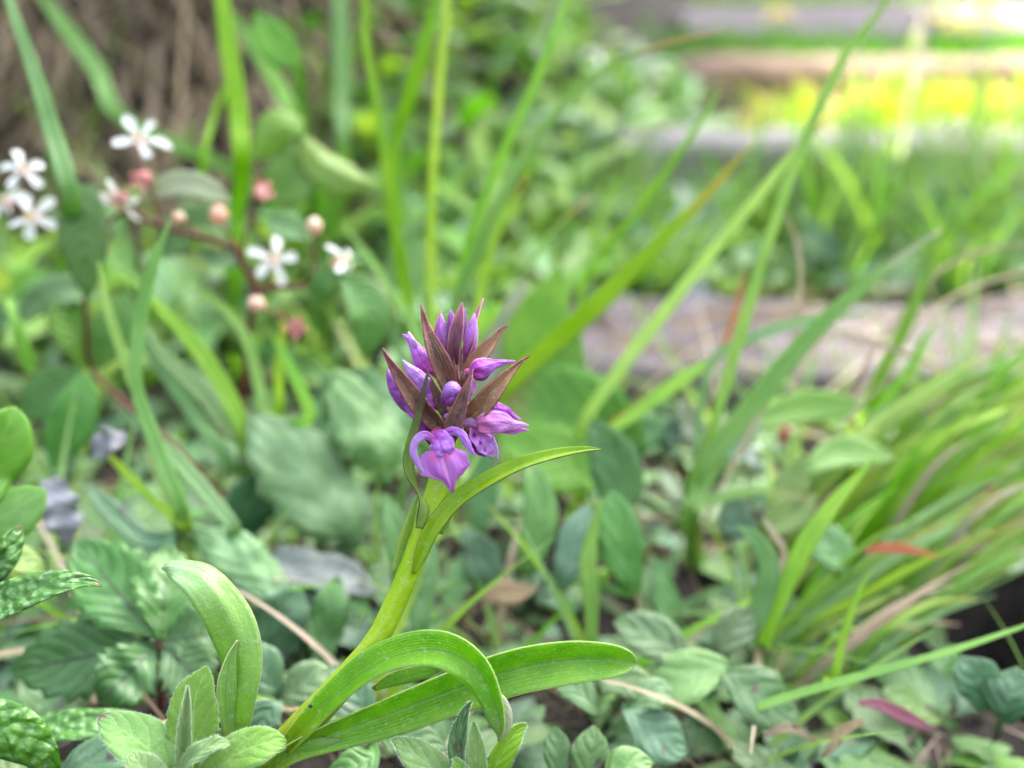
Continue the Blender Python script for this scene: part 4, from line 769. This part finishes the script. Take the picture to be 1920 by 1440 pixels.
clump((345, 1060), 'tuft with one pale grass blade standing before the shrub leaves', [
    ([(340, 960, .262, 34), (290, 830, .258, 36), (255, 720, .256, 28), (262, 600, .255, 32), (285, 500, .255, 26), (318, 415, .256, 3)], 'grass_pale', 10),
    ([(350, 980, .265, 24), (310, 880, .264, 24), (250, 720, .266, 22), (205, 590, .268, 20), (185, 490, .27, 4)], 'grass', -10),
    ([(350, 990, .266, 22), (290, 940, .265, 18), (230, 880, .265, 18), (180, 830, .266, 4)], 'grass_yellow', 0),
    ([(330, 1010, .265, 36), (270, 1010, .264, 46), (200, 950, .265, 44), (160, 905, .267, 4)], 'bluish', 10),
    ([(440, 1000, .27, 30), (390, 930, .27, 36), (330, 860, .272, 30), (300, 820, .275, 4)], 'grass_pale', 10)])
clump((140, 700), 'pair of broad pale grass blades at the left beside the white blossoms', [
    ([(135, 400, .285, 40), (95, 240, .280, 40), (55, 110, .278, 30), (20, 10, .277, 22), (-10, -90, .277, 4)], 'grass_pale', 12),
    ([(20, 560, .30, 20), (60, 700, .30, 26), (30, 600, .30, 20), (-20, 530, .302, 4)], 'grass', 0)])
clump((450, 640), 'tall broad grass blades standing behind the pink buds', [
    ([(452, 330, .345, 38), (446, 210, .342, 42), (428, 90, .340, 40), (408, -60, .339, 26), (395, -160, .339, 3)], 'grass', 10),
    ([(380, 330, .36, 14), (400, 220, .36, 14), (430, 150, .36, 12), (450, 90, .36, 3)], 'grass', 10)])
clump((640, 520), 'wide bluish-green grass blades standing against the bank', [
    ([(642, 290, .420, 34), (640, 180, .418, 36), (638, 60, .417, 38), (634, -80, .417, 26), (630, -180, .417, 3)], 'grass_pale', 8),
    ([(560, 240, .44, 30), (520, 160, .44, 34), (470, 80, .44, 24), (430, 20, .44, 4)], 'grass', 8),
    ([(240, 230, .44, 34), (180, 130, .44, 38), (120, 50, .44, 34), (60, -30, .44, 4)], 'grass_pale', 8)])
clump((1690, 150), 'single thin dry grass stalk rising above the sunlit patch', [
    ([(1715, 180, .60, 9), (1728, 90, .60, 10), (1742, 10, .60, 9), (1750, -60, .60, 3)], 'grass_dry', 0),
    ([(1690, 280, .60, 12), (1660, 250, .60, 12), (1640, 240, .60, 4)], 'grass_yellow', 0)])
# fan of grass at the right
fr = random.Random(11)
EXTRA = {2: [([(1400, 1205, .262, 40), (1430, 1120, .259, 50), (1440, 1060, .258, 48), (1415, 1010, .258, 34), (1380, 985, .259, 4)], 'grass_pale', 10),
             ([(1430, 1200, .262, 32), (1490, 1060, .258, 44), (1560, 950, .257, 34), (1645, 855, .257, 4)], 'grass', -10),
             ([(1440, 1110, .262, 22), (1470, 1040, .258, 16), (1450, 1000, .257, 14), (1430, 970, .258, 3)], 'grass_dry', 0)],
         3: [([(1390, 1335, .240, 16), (1500, 1300, .236, 20), (1650, 1258, .233, 18), (1800, 1215, .232, 15), (1960, 1160, .232, 6)], 'grass', -10),
             ([(1560, 1290, .244, 20), (1580, 1200, .243, 18), (1610, 1110, .244, 12), (1635, 1070, .245, 3)], 'grass_tip', 10)]}
for ci, (bp2, lab, nb, du_, dv_, spr) in enumerate((
        ((1480, 1080), 'dense fan of thin leaning grass rooted below the lime leaves before the timber', 30, (250, 620), (-420, -180), (90, 50)),
        ((1640, 1120), 'dense fan of thin leaning grass rooted next to the dark red withered leaf', 30, (200, 520), (-380, -140), (80, 50)),
        ((1440, 1230), 'tuft of folded grass right of the oblong-leaved plant', 14, (160, 480), (-330, -150), (50, 30)),
        ((1530, 1300), 'sparse tuft of long grass running to the burrow', 10, (120, 330), (-230, -90), (60, 30)),
        ((1700, 1020), 'dense fan of thin leaning grass rooted behind the burrow', 26, (120, 420), (-330, -120), (80, 40)),
        ((1640, 1210), 'dense fan of thin leaning grass rooted at the left lip of the burrow', 22, (150, 420), (-330, -160), (40, 30)),
        ((1700, 930), 'fan of thin grass with many dry tips leaning across the near timber', 26, (80, 380), (-330, -120), (120, 40)),
        ((1820, 900), 'fan of thin grass spilling over the right part of the near timber', 24, (20, 260), (-320, -90), (90, 40)),
        ((1820, 1050), 'fan of thin grass rooted on the far right rim of the burrow', 22, (40, 300), (-320, -100), (90, 30)),
        ((1560, 960), 'fan of short leaning grass rooted at the front edge of the near timber', 22, (120, 380), (-260, -110), (110, 40)))):
    b = gb(*bp2); db = (b - CAM).dot(FW); bl = []
    for k in range(nb):
        f = fr.uniform; j = (bp2[0] + f(-spr[0], spr[0]), bp2[1] + f(-spr[1], spr[1])); du, dv = f(*du_), f(*dv_)
        bow = f(-10, 70); wd = f(9, 24); e = f(-.014, .018)
        L = [(j[0], j[1] - 10, db - .004, wd * .9), (j[0] + du * .3, j[1] + dv * .36 - bow * .5, db - .010 + e * .3, wd), (j[0] + du * .65, j[1] + dv * .72 - bow * .6, db - .012 + e * .7, wd * .72), (j[0] + du, j[1] + dv, db - .010 + e, 2)]
        bl.append((L, fr.choice(['grass', 'grass', 'grass', 'grass', 'grass_pale', 'grass_pale', 'grass_yellow', 'grass_yellow', 'grass_tip', 'grass_tip', 'grass_dry']), f(-35, 35)))
    clump(bp2, lab, bl + EXTRA.get(ci, []), None)
# fallen leaves and stems that lie on their own
def fallen(L, mt, label, name='fallen_leaf', cat='leaf', **k):
    pts = pts_px(L); o_ = pts[0][0]
    o = ribbon(name, None, pts, M[mt], org=o_, **{**dict(n=20, m=6, fold=8, thick=.0003), **k}); o.location = o_
    return tag(o, label, cat)
fallen([(905, 1135, .272, 3), (918, 1120, .2715, 30), (940, 1110, .271, 46), (965, 1112, .271, 42), (990, 1106, .272, 22), (1008, 1100, .273, 3)], 'dead', 'tan dead leaf lying among the oblong leaves')
fallen([(1545, 1390, .236, 8), (1580, 1370, .235, 20), (1620, 1350, .235, 10)], 'dead', 'pale dry leaf scrap on the soil below the red grass blade')
fallen([(1465, 830, .306, 10), (1470, 815, .305, 22), (1475, 795, .306, 4)], 'grass_red', 'small orange leaf scrap under the lime leaves')
fallen([(175, 850, .262, 20), (195, 835, .26, 56), (215, 822, .26, 56), (235, 812, .262, 6)], 'withered', 'pale grey-violet dead leaf left of the tall pale blade', teeth=(3, .5), wave=(2, .4), roll=-35)
fallen([(90, 900, .262, 30), (105, 940, .26, 70), (120, 980, .26, 60), (128, 1020, .262, 6)], 'withered', 'grey-violet withered leaf hanging beside the bright broad leaves', teeth=(4, .5), wave=(3, .4))

fallen([(1620, 1035, .271, 6), (1650, 1028, .270, 18), (1700, 1030, .270, 18), (1760, 1044, .271, 3)], 'grass_red', 'dark red withered blade lying under the grass fan', 'withered_leaf', 'leaf')
fallen([(1610, 1318, .237, 8), (1650, 1322, .236, 22), (1700, 1345, .235, 26), (1752, 1368, .235, 4)], 'pink_leaf', 'pink-red withered leaf lying on the soil left of the burrow', 'withered_leaf')
fallen([(1540, 1420, .228, 6), (1565, 1395, .227, 16), (1600, 1362, .228, 3)], 'dead', 'pale pinkish dry stem piece standing on bare soil', 'dry_stem', 'stem')
fallen([(1430, 1380, .232, 6), (1480, 1365, .231, 20), (1530, 1390, .231, 4)], 'dead', 'orange-brown curled dead leaf below the broad dark leaves')

# ------------------------------------------------------------------ ground cover plants, copied one by one
def local_leaf(name, L, W, mat, fold=10, arch=.5, n=9, m=4, pet=.25, teeth=0, shape=1., wave=.05):
    v, uv, f = [], [], []
    for i in range(n + 1):
        t = i / n; a = arch * t; y = L * (math.sin(a) / arch if arch else t); z = -L * (1 - math.cos(a)) / arch if arch else 0
        if t < pet: hw = W * .04 + (W * .04 if t > pet * .7 else 0)
        else:
            q = (t - pet) / (1 - pet); hw = W * .5 * max(.015, (q ** (.62 * shape)) * ((1 - q) ** .72) * 1.95) * (1 + .10 * math.sin(q * 17 + W * 900)) if shape > .5 else W * .5 * max(.02, (math.sin(math.pi * min(q ** shape, 1) * .97 + .05)) ** .75)
            if teeth: hw *= 1 + teeth * (1 if i % 2 else -1)
        for j in range(m + 1):
            s = -1 + 2 * j / m
            v.append((s * hw * math.cos(R(fold)), y, z + abs(s) * hw * math.sin(R(fold)) + wave * W * math.sin(t * 9 + s) * abs(s))); uv.append((.5 + s / 2, t))
    for i in range(n):
        for j in range(m):
            a = i * (m + 1) + j; f.append((a, a + 1, a + m + 2, a + m + 1))
    return mesh(name, v, f, uv, mat)
LM = {}
def variants(key, mats, L, W, **k):
    LM[key] = [local_leaf('leaf', L * rng.uniform(.85, 1.15), W * rng.uniform(.85, 1.15), M[mats[i % len(mats)]], **{**k, 'arch': rng.uniform(.3, 1.0), 'fold': rng.uniform(4, 20)}) for i in range(6)]
variants('oval', ['oval', 'oval', 'bluish', 'oblong', 'greygreen', 'oval'], .030, .0135, teeth=.06, n=14)
variants('small', ['bluish', 'oval', 'greygreen', 'lime', 'oval', 'bluish'], .018, .0095, teeth=.06, n=12)
variants('lance', ['oblong', 'greygreen', 'oval'], .045, .011, pet=.15, teeth=.05, n=16)
variants('serr', ['bramble', 'lime', 'veined', 'greygreen', 'lime', 'veined'], .045, .024, teeth=.08, n=16, shape=.8)
variants('lush', ['bright', 'lime', 'greygreen', 'oblong', 'lime', 'greygreen'], .065, .022, pet=.15, n=12)
variants('blade', ['grass', 'grass_pale', 'grass', 'grass_yellow', 'grass_tip'], .16, .0065, pet=.02, n=12, m=2, shape=.35, wave=0)
variants('blade_shaded', ['grass_shaded', 'grass_shaded', 'grass_shaded', 'grass', 'grass_shaded'], .16, .0065, pet=.02, n=12, m=2, shape=.35, wave=0)  # tread tufts, shade carried by the darker blade colour
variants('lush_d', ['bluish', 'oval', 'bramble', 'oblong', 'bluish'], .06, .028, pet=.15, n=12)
variants('blade_s', ['grass', 'grass_pale', 'grass', 'grass_yellow', 'grass_tip', 'grass_dry'], .085, .0034, pet=.02, n=10, m=2, shape=.35, wave=0)
LMARK = [('the orchid stem', P(700, 1250, .195)), ('the palmate leaf', P(300, 1205, .238)), ('the tan dead leaf', P(955, 1115, .271)), ('the dark burrow', Vector((.176, .226, 0))), ('the grey-green toothed leaves', P(600, 950, .288)),
         ('the upright oblong leaves', P(1080, 1010, .275)), ('the broad dark ovate leaves', P(1360, 1290, .243)), ('the near timber', Vector((.08, .37, .02))), ('the right end of the near timber', Vector((.25, .37, .02))), ('the white blossoms', P(300, 400, .3)),
         ('the ribbed yellow-green leaves', P(1070, 780, .316)), ('the brown hanging grass', Vector((-.22, .6, .1))), ('the drooping yellow-green leaves', P(580, 300, .35)), ('the second timber', Vector((.2, .72, .04))), ('the right part of the second timber', Vector((.45, .72, .04))),
         ('the back of the near timber', Vector((.12, .5, .02))), ('the back right of the near timber', Vector((.32, .51, .02))), ('the wide bluish grass blades', P(640, 180, .42)), ('the grass fan', P(1600, 1120, .28)), ('the bright broad leaves', P(0, 900, .222)), ('the fallen grey-violet leaf', P(110, 950, .26)),
         ('the tall grass behind the flower head', Vector((0, .5, .1))), ('the shrub twigs', Vector((-.1, .45, .05))), ('the tall broad blades by the pink buds', Vector((-.12, .55, .1))), ('the foot of the bank', Vector((.0, .62, .05))), ('the crest of the bank', Vector((-.05, .85, .35))), ('the middle of the bank', Vector((.02, .75, .15))),
         ('the white flower on the bank', P(1120, 95, .62)), ('the left end of the second timber', Vector((.09, .74, .04))), ('the left end of the warm timber', Vector((.2, 1.05, .05)))]
def rosette(name, key, loc, label, cat, group, nl, el=(10, 55), sc=1., part='leaf', spread=.002, stem=0):
    lm = min(LMARK, key=lambda q: (q[1] - Vector(loc)).length)[0]; adj = ('small ' if sc < .85 else 'large ' if sc > 1.08 else '') if name == 'bank_plant' or key in ('blade_shaded', 'lush_d') else ''; label = adj + label; group = adj + group
    label = label + ', nearest to ' + lm; group = group + ', nearest to ' + lm
    t = thing(name, loc, label, cat, group, rng.uniform(0, 6.28))
    t.scale = (sc,) * 3
    for k in range(nl):
        o = bpy.data.objects.new(part, rng.choice(LM[key])); col.objects.link(o); o.parent = t
        e = R(rng.uniform(*el)); az = 2.4 * k + rng.uniform(-.4, .4)
        hz = stem * (k / max(1, nl - 1))
        o.location = (rng.uniform(-spread, spread), rng.uniform(-spread, spread), hz)
        o.rotation_euler = (e, rng.uniform(-.3, .3), az); s = rng.uniform(.75, 1.2) * (1 - .35 * (k / nl if stem else 0)); o.scale = (s, s, s)
    if stem:
        tube('stalk', t, [(Vector(loc) - Vector((0, 0, .004)), .0028), (Vector(loc) + Vector((0, 0, stem * .5)), .0024), (Vector(loc) + Vector((0, 0, stem)), .001)], M['green_twig'], n=5, k=6, org=loc)
    return t
placed = []
def scatter(n, xr, yr, mind, fn, ok=lambda x, y: True, tries=40):
    c = 0
    for _ in range(n * tries):
        if c >= n: break
        x, y = rng.uniform(*xr), rng.uniform(*yr)
        if not ok(x, y): continue
        if any((x - a) ** 2 + (y - b) ** 2 < mind * mind for a, b in placed): continue
        placed.append((x, y)); fn(x, y); c += 1
def inview(x, y, z, mg=150):
    d = (Vector((x, y, z)) - CAM); dp = d.dot(FW)
    if dp <= 0: return False
    u = 960 + FPX * d.dot(RT) / dp; v = 720 - FPX * d.dot(UP) / dp
    return -mg < u < 1920 + mg and -mg < v < 1440 + mg * 1.6
def onpit(x, y): return math.hypot((x - .192) / .066, (y - .232) / .052) < 1
def onplank(x, y): return x > path_edge(y) - .01 and any(a - .012 < y - .035 * (x if a < .5 else 0) < b + .012 for a, b in ((.385, .49), (.725, .80), (1.075, 1.20), (1.36, 1.74)))
PALM = [P(250, 1180, .242), P(180, 1240, .236), P(150, 1120, .243), P(340, 1120, .245), P(300, 1280, .236)]
near_ok = lambda x, y: all((x - q.x) ** 2 + (y - q.y) ** 2 > .022 ** 2 for q in PALM) and (y > .165 or x < -.1 or x > .06) and inview(x, y, ground(x, y)) and not onpit(x, y) and not onplank(x, y)
def near_fn(x, y):
    loc = (x, y, ground(x, y) - .001); q = rng.random()
    if q < .5: rosette('ground_plant', 'oval', loc, 'low oval-leaved ground plant', 'plant', 'low oval-leaved plants around the orchid', rng.randint(6, 8), (5, 50))
    elif q < .72: rosette('ground_plant', 'small', loc, 'small round-leaved ground plant', 'plant', 'small round-leaved plants around the orchid', rng.randint(6, 9), (5, 55))
    elif q < .82: rosette('ground_plant', 'lance', loc, 'rosette of narrow lance-shaped leaves', 'plant', 'lance-leaved rosettes around the orchid', rng.randint(5, 7), (20, 60), .8)
    else: rosette('grass_tuft', 'blade_s', loc, 'short thin grass tuft', 'grass tuft', 'short grass tufts around the orchid', rng.randint(5, 8), (45, 80), .8, 'blade')
scatter(190, (-.3, .3), (.12, .385), .0175, near_fn, near_ok)
def edge_fn(x, y):
    loc = (x, y, ground(x, y) - .001)
    if rng.random() < .6: rosette('ground_plant', 'oval', loc, 'low leafy plant at the timber front', 'plant', 'low plants along the front of the near timber', rng.randint(5, 7), (25, 70), rng.uniform(.8, 1.1))
    else: rosette('grass_tuft', 'blade_s', loc, 'thin grass tuft at the timber front', 'grass tuft', 'thin grass tufts along the front of the near timber', rng.randint(7, 10), (45, 85), rng.uniform(.7, 1.), 'blade')
scatter(26, (.015, .34), (.352, .380), .011, edge_fn)
def tread_fn(x, y):
    loc = (x, y, ground(x, y) - .001); q = rng.random()
    if q < (.15 if x < .2 else .55): rosette('grass_tuft', 'blade_shaded', loc, 'grass tuft on the tread', 'grass tuft', 'grass tufts between the near timbers', rng.randint(9, 13), (50, 86), rng.uniform(.45, .8), 'blade', .006)
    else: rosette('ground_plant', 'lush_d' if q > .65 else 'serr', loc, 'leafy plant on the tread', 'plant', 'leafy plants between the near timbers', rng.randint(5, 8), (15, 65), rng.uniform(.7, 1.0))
scatter(130, (0.0, .62), (.50, .72), .024, tread_fn, lambda x, y: inview(x, y, 0.03) and not onplank(x, y) and x > path_edge(y) - .03)
def bank_fn(x, y):
    loc = (x, y, ground(x, y) - .002); q = rng.random()
    if q < .62: rosette('bank_plant', 'lush', loc, 'lush long-leaved bank plant', 'plant', 'lush plants on the bank', rng.randint(6, 9), (10, 70), rng.uniform(.7, 1.2), stem=rng.uniform(.02, .06))
    elif q < .90: rosette('bank_plant', 'serr', loc, 'bank plant with serrated leaves', 'plant', 'serrated-leaved plants on the bank', rng.randint(5, 8), (5, 55), rng.uniform(.8, 1.3), stem=rng.uniform(.01, .05))
    else: rosette('grass_tuft', 'blade', loc, 'grass tuft on the bank', 'grass tuft', 'grass tufts on the bank', rng.randint(6, 9), (55, 86), rng.uniform(.5, .8), 'blade', .006)
scatter(170, (-.5, .3), (.40, 1.0), .026, bank_fn, lambda x, y: inview(x, y, ground(x, y), 60) and x < path_edge(y) + .02 and not onplank(x, y) and not (x < -.14 and y > .52))

# ------------------------------------------------------------------ uncountable stuff
def blades_stuff(name, items, mat, label, cat):
    """items: (base, tip, bend, width) -> one mesh of thin tapering blades"""
    v, f, uv = [], [], []
    for (b, t, bend, wd) in items:
        d = t - b; s = d.cross(Vector((rng.uniform(-1, 1), rng.uniform(-1, 1), .2)))
        if s.length < 1e-6: s = Vector((1, 0, 0))
        s.normalize(); k0 = len(v)
        for i in range(5):
            q = i / 4; c = b + d * q + bend * (q * q); hw = wd * .5 * (1 - q) ** .6 + wd * .02
            v += [tuple(c - s * hw), tuple(c + s * hw)]; uv += [(0.3, q), (.7, q)]
        for i in range(4): f.append((k0 + 2 * i, k0 + 2 * i + 1, k0 + 2 * i + 3, k0 + 2 * i + 2))
    o = obj(name, mesh(name, v, f, uv, mat)); return tag(o, label, cat, None, 'stuff')
def gr_items(n, xr, yr, h, wd, ok):
    out_ = []
    while len(out_) < n:
        x, y = rng.uniform(*xr), rng.uniform(*yr)
        if not ok(x, y): n -= 1; continue
        b = Vector((x, y, ground(x, y) - .003)); L = rng.uniform(*h)
        out_.append((b, b + Vector((rng.uniform(-.4, .4) * L, rng.uniform(-.4, .4) * L, L * .85)), Vector((rng.uniform(-.4, .4) * L, rng.uniform(-.4, .4) * L, -.25 * L)), wd * rng.uniform(.6, 1.3)))
    return out_
sunny = lambda x, y: x > path_edge(y) + .05 + .22 * rng.random()
blades_stuff('far_grass', gr_items(6000, (.12, 1.9), (.80, 1.06), (.02, .07), .005, sunny), M['grass_sunlit'], 'short grass tinted sun-gold on the sunlit tread between the far timbers', 'grass')
blades_stuff('far_grass', gr_items(3000, (.15, 1.9), (.80, .94), (.05, .13), .007, sunny), M['grass_yellow'], 'taller yellow-green grass on the sunlit tread between the far timbers', 'grass')
blades_stuff('far_grass', gr_items(1100, (.30, 1.2), (.66, .80), (.06, .13), .006, lambda x, y: rng.random() < ss(.26, .5, x)), M['grass'], 'grass growing up against the second timber and partly hiding it', 'grass')
blades_stuff('far_grass', gr_items(5000, (.2, 2.4), (1.20, 1.36), (.03, .09), .006, lambda x, y: True), M['grass_shaded'], 'grass strip in shade-darkened green between the two farthest timbers', 'grass')
blades_stuff('far_grass', gr_items(14000, (-1.5, 4.2), (1.75, 4.6), (.06, .2), .009, lambda x, y: True), M['grass'], 'rough grass beyond the last timber of the path', 'grass')
blades_stuff('short_grass', gr_items(1600, (0., .75), (.49, .725), (.02, .05), .003, lambda x, y: x > path_edge(y)), M['grass_shaded'], 'short thin grass covering the tread behind the near timber', 'grass')
blades_stuff('side_grass', gr_items(5000, (.45, 1.5), (.2, .77), (.04, .13), .005, lambda x, y: not onplank(x, y)), M['grass'], 'grass growing beside the path to the right of the burrow', 'grass')
# dead grass hanging down the bank
def hang(n, wd, Lr):
    r_ = []
    for k in range(n):
        x = rng.uniform(-.62, -.10); y = rng.uniform(.54, .95); z = ground(x, y)
        b = Vector((x, y, z + rng.uniform(.0, .035))); L = rng.uniform(*Lr); sx = rng.gauss(.1, .45)
        r_.append((b, b + Vector((sx * L, -L * .6, -L * .35)), Vector((rng.gauss(0, .25) * L, -.1 * L, -L * rng.uniform(.1, .6))), rng.uniform(*wd)))
    return r_
blades_stuff('hanging_dry_grass', hang(1100, (.002, .005), (.05, .16)), M['dry_brown'], 'brown dead grass hanging down the shaded bank at the upper left', 'dry grass')
blades_stuff('hanging_dry_grass', hang(1000, (.0015, .0045), (.05, .18)), M['straw'], 'pale tan dead grass strands mixed over the brown dead grass on the bank', 'dry grass')
blades_stuff('bank_grass', hang(220, (.002, .005), (.05, .15)), M['grass'], 'thin green grass growing through the dead grass on the bank', 'grass')
it = []
for k in range(3000):
    x, y = rng.uniform(-.32, .36), rng.uniform(.14, .40); z = ground(x, y) + .001
    if onplank(x, y): continue
    a = rng.uniform(0, 6.28); L = rng.uniform(.004, .022); b = Vector((x, y, z))
    x2, y2 = x + math.cos(a) * L, y + math.sin(a) * L
    it.append((b, Vector((x2, y2, ground(x2, y2) + rng.uniform(.001, .005))), Vector((0, 0, 0)), rng.uniform(.0006, .002)))
blades_stuff('leaf_litter', it, M['dry_brown'], 'brown leaf litter scattered on the soil under the plants', 'litter')

it = []
for k in range(260):
    x, y = rng.uniform(-.32, .36), rng.uniform(.15, .40)
    if onpit(x, y): continue
    z = ground(x, y) + rng.uniform(.004, .02); a = rng.uniform(0, 6.28); L = rng.uniform(.015, .06); b = Vector((x, y, z))
    x2, y2 = x + math.cos(a) * L, y + math.sin(a) * L
    it.append((b, Vector((x2, y2, ground(x2, y2) + rng.uniform(.004, .016))), Vector((rng.gauss(0, .1) * L, rng.gauss(0, .1) * L, rng.uniform(-.004, .004))), rng.uniform(.0005, .0014)))
for k in range(160):
    x = rng.uniform(.03, .6); y = rng.uniform(.385, .475) + .035 * x; a = rng.gauss(0, .6); L = rng.uniform(.01, .05); b = Vector((x, y, .024))
    it.append((b, b + Vector((math.cos(a) * L, math.sin(a) * L, rng.uniform(.0, .006))), Vector((0, 0, 0)), rng.uniform(.0008, .003)))
blades_stuff('dry_straw', it, M['straw'], 'tan dry straw and stalks lying over the ground plants and the near timber', 'straw')

# ------------------------------------------------------------------ small far flowers, stones
def small_flower(u, v, d, size, pm, label, cat='flower'):
    c = P(u, v, d); b = Vector((c.x, c.y + .005, ground(c.x, c.y + .005))); t = thing('flower', b, label, cat)
    tube('stalk', t, [(b, .0016), (b.lerp(c, .5) + Vector((.003, 0, 0)), .0014), (c, .001)], M['green_twig'], n=8, k=6)
    o = blossom(u, v, d, size, (.05, .6, .6), five, rng.random() * 6, parent=t, org=b, pm=pm, name='flower_head')
small_flower(1400, 842, .315, 34, 'white_petal', 'small white flower under the arching grass in front of the timber')
small_flower(1120, 100, .62, 26, 'white_petal', 'white flower beside the path left of the upper timbers')
small_flower(1790, 40, 1.28, 44, 'yellow_petal', 'yellow flower above the far warm timber')
small_flower(1860, 30, 1.28, 40, 'yellow_petal', 'yellow flower next to the pale stone')
small_flower(1465, 25, 1.30, 30, 'yellow_petal', 'yellow flower in front of the farthest grey timber')
small_flower(1895, 190, .95, 40, 'white_petal', 'white flower in the sunlit yellow grass')
def stone(x, y, s, sz, label, seed):
    v, f = [], []; nu, nv = 20, 12
    for i in range(nv + 1):
        for j in range(nu):
            a, b2 = 2 * math.pi * j / nu, math.pi * i / nv
            p_ = Vector((math.cos(a) * math.sin(b2), math.sin(a) * math.sin(b2), math.cos(b2)))
            p_ *= 1 + .25 * noise.noise(p_ * 1.7 + Vector((seed, 0, 0))) + .06 * noise.noise(p_ * 6 + Vector((seed, 0, 0)))
            v.append((p_.x * s, p_.y * s * .8, p_.z * sz))
    for i in range(nv):
        for j in range(nu): f.append((i * nu + j, i * nu + (j + 1) % nu, (i + 1) * nu + (j + 1) % nu, (i + 1) * nu + j))
    o = obj('stone', mesh('stone', v, f, None, M['stone' if s > .1 else 'dark_stone']), None, (x, y, ground(x, y) + sz * .35)); tag(o, label, 'stone')
stone(1.15, 2.0, .22, .12, 'pale stone beyond the far timbers', 3)
stone(.105, .505, .022, .012, 'small grey stone against the back of the near timber', 8)

# ------------------------------------------------------------------ unseen tree added to shade the plants, its crown shaped for the sun patch
def build_tree():
    base = Vector((sd.x, sd.y, 0)).normalized() * 11 + Vector((-1.2, .3, 0)); base.z = ground(base.x, base.y) - .1
    t = thing('added_shade_tree', base, 'unseen broadleaved tree added up the slope to shade the orchid', 'tree')
    cc = Vector((.0, .9, 0)) + sd * (11 / math.cos(R(SUN_EL)))
    tube('trunk', t, [(base, .5), (base + Vector((.1, 0, 2.5)), .4), (base + Vector((.4, -.1, 5)), .34), (Vector((cc.x, cc.y, cc.z - 1)), .22), (Vector((cc.x, cc.y, cc.z + 1.5)), .05)], M['bark'], n=20, k=12, rough=.12)
    r2 = random.Random(3)
    for k in range(9):
        a = k * .9; p0 = Vector((cc.x, cc.y, cc.z - 2.2 + .4 * k)); p1 = cc + Vector((math.cos(a) * 2.2, math.sin(a) * 2.2, -.6 + .25 * k))
        tube('limb', t, [(p0, .12), (p0.lerp(p1, .5) + Vector((0, 0, .2)), .08), (p1, .02)], M['bark'], n=8, k=7)
    v, f = [], []
    while len(f) < 16000:
        p_ = Vector((r2.uniform(-1, 1), r2.uniform(-1, 1), r2.uniform(-1, 1)))
        if p_.length > 1: continue
        c = cc + Vector((p_.x * 2.9, p_.y * 2.9, p_.z * 2.7))
        k = c.z / sd.z; g = c - sd * k                                  # where its shadow falls on the ground
        e = .10 * noise.noise(Vector((g.x * 4, g.y * 4, 0)))
        if g.x > .22 + e and .78 + e < g.y < (1.24 if g.x < .62 + e else 1.75) + e: continue             # gap cut in the crown to let the sun patch through
        s = r2.uniform(.07, .15); A = Vector((r2.gauss(0, 1), r2.gauss(0, 1), r2.gauss(0, 1))).normalized(); Bv = A.orthogonal().normalized()
        k0 = len(v); o_ = c - base
        v += [tuple(o_ - A * s), tuple(o_ + Bv * s * .5), tuple(o_ + A * s), tuple(o_ - Bv * s * .5)]; f.append((k0, k0 + 1, k0 + 2, k0 + 3))
    obj('crown', mesh('crown', v, f, [(.3, .3)] * len(v), M['tree_leaf'], False), t)
build_tree()

# ------------------------------------------------------------------ unseen ring of foliage added to cut low sky light
def wood():
    r2 = random.Random(21); v, f = [], []
    for k in range(26000):
        a = r2.uniform(0, 2 * math.pi); rr = r2.uniform(13, 17); h = r2.random() ** .8 * (7.2 + 1.8 * noise.noise(Vector((math.cos(a) * 3, math.sin(a) * 3, 0))))
        x, y = math.cos(a) * rr, math.sin(a) * rr; c = Vector((x, y, ground(x, y) + h))
        sc = r2.uniform(.18, .42); A = Vector((r2.gauss(0, 1), r2.gauss(0, 1), r2.gauss(0, 1))).normalized(); Bv = A.orthogonal().normalized(); k0 = len(v)
        v += [tuple(c - A * sc), tuple(c + Bv * sc * .55), tuple(c + A * sc), tuple(c - Bv * sc * .55)]; f.append((k0, k0 + 1, k0 + 2, k0 + 3))
    o = obj('added_wood_ring', mesh('added_wood_ring', v, f, [(.3, .3)] * len(v), M['tree_leaf'], False)); tag(o, 'unseen ring of foliage added round the clearing to block low sky', 'wood', None, 'stuff')
wood()
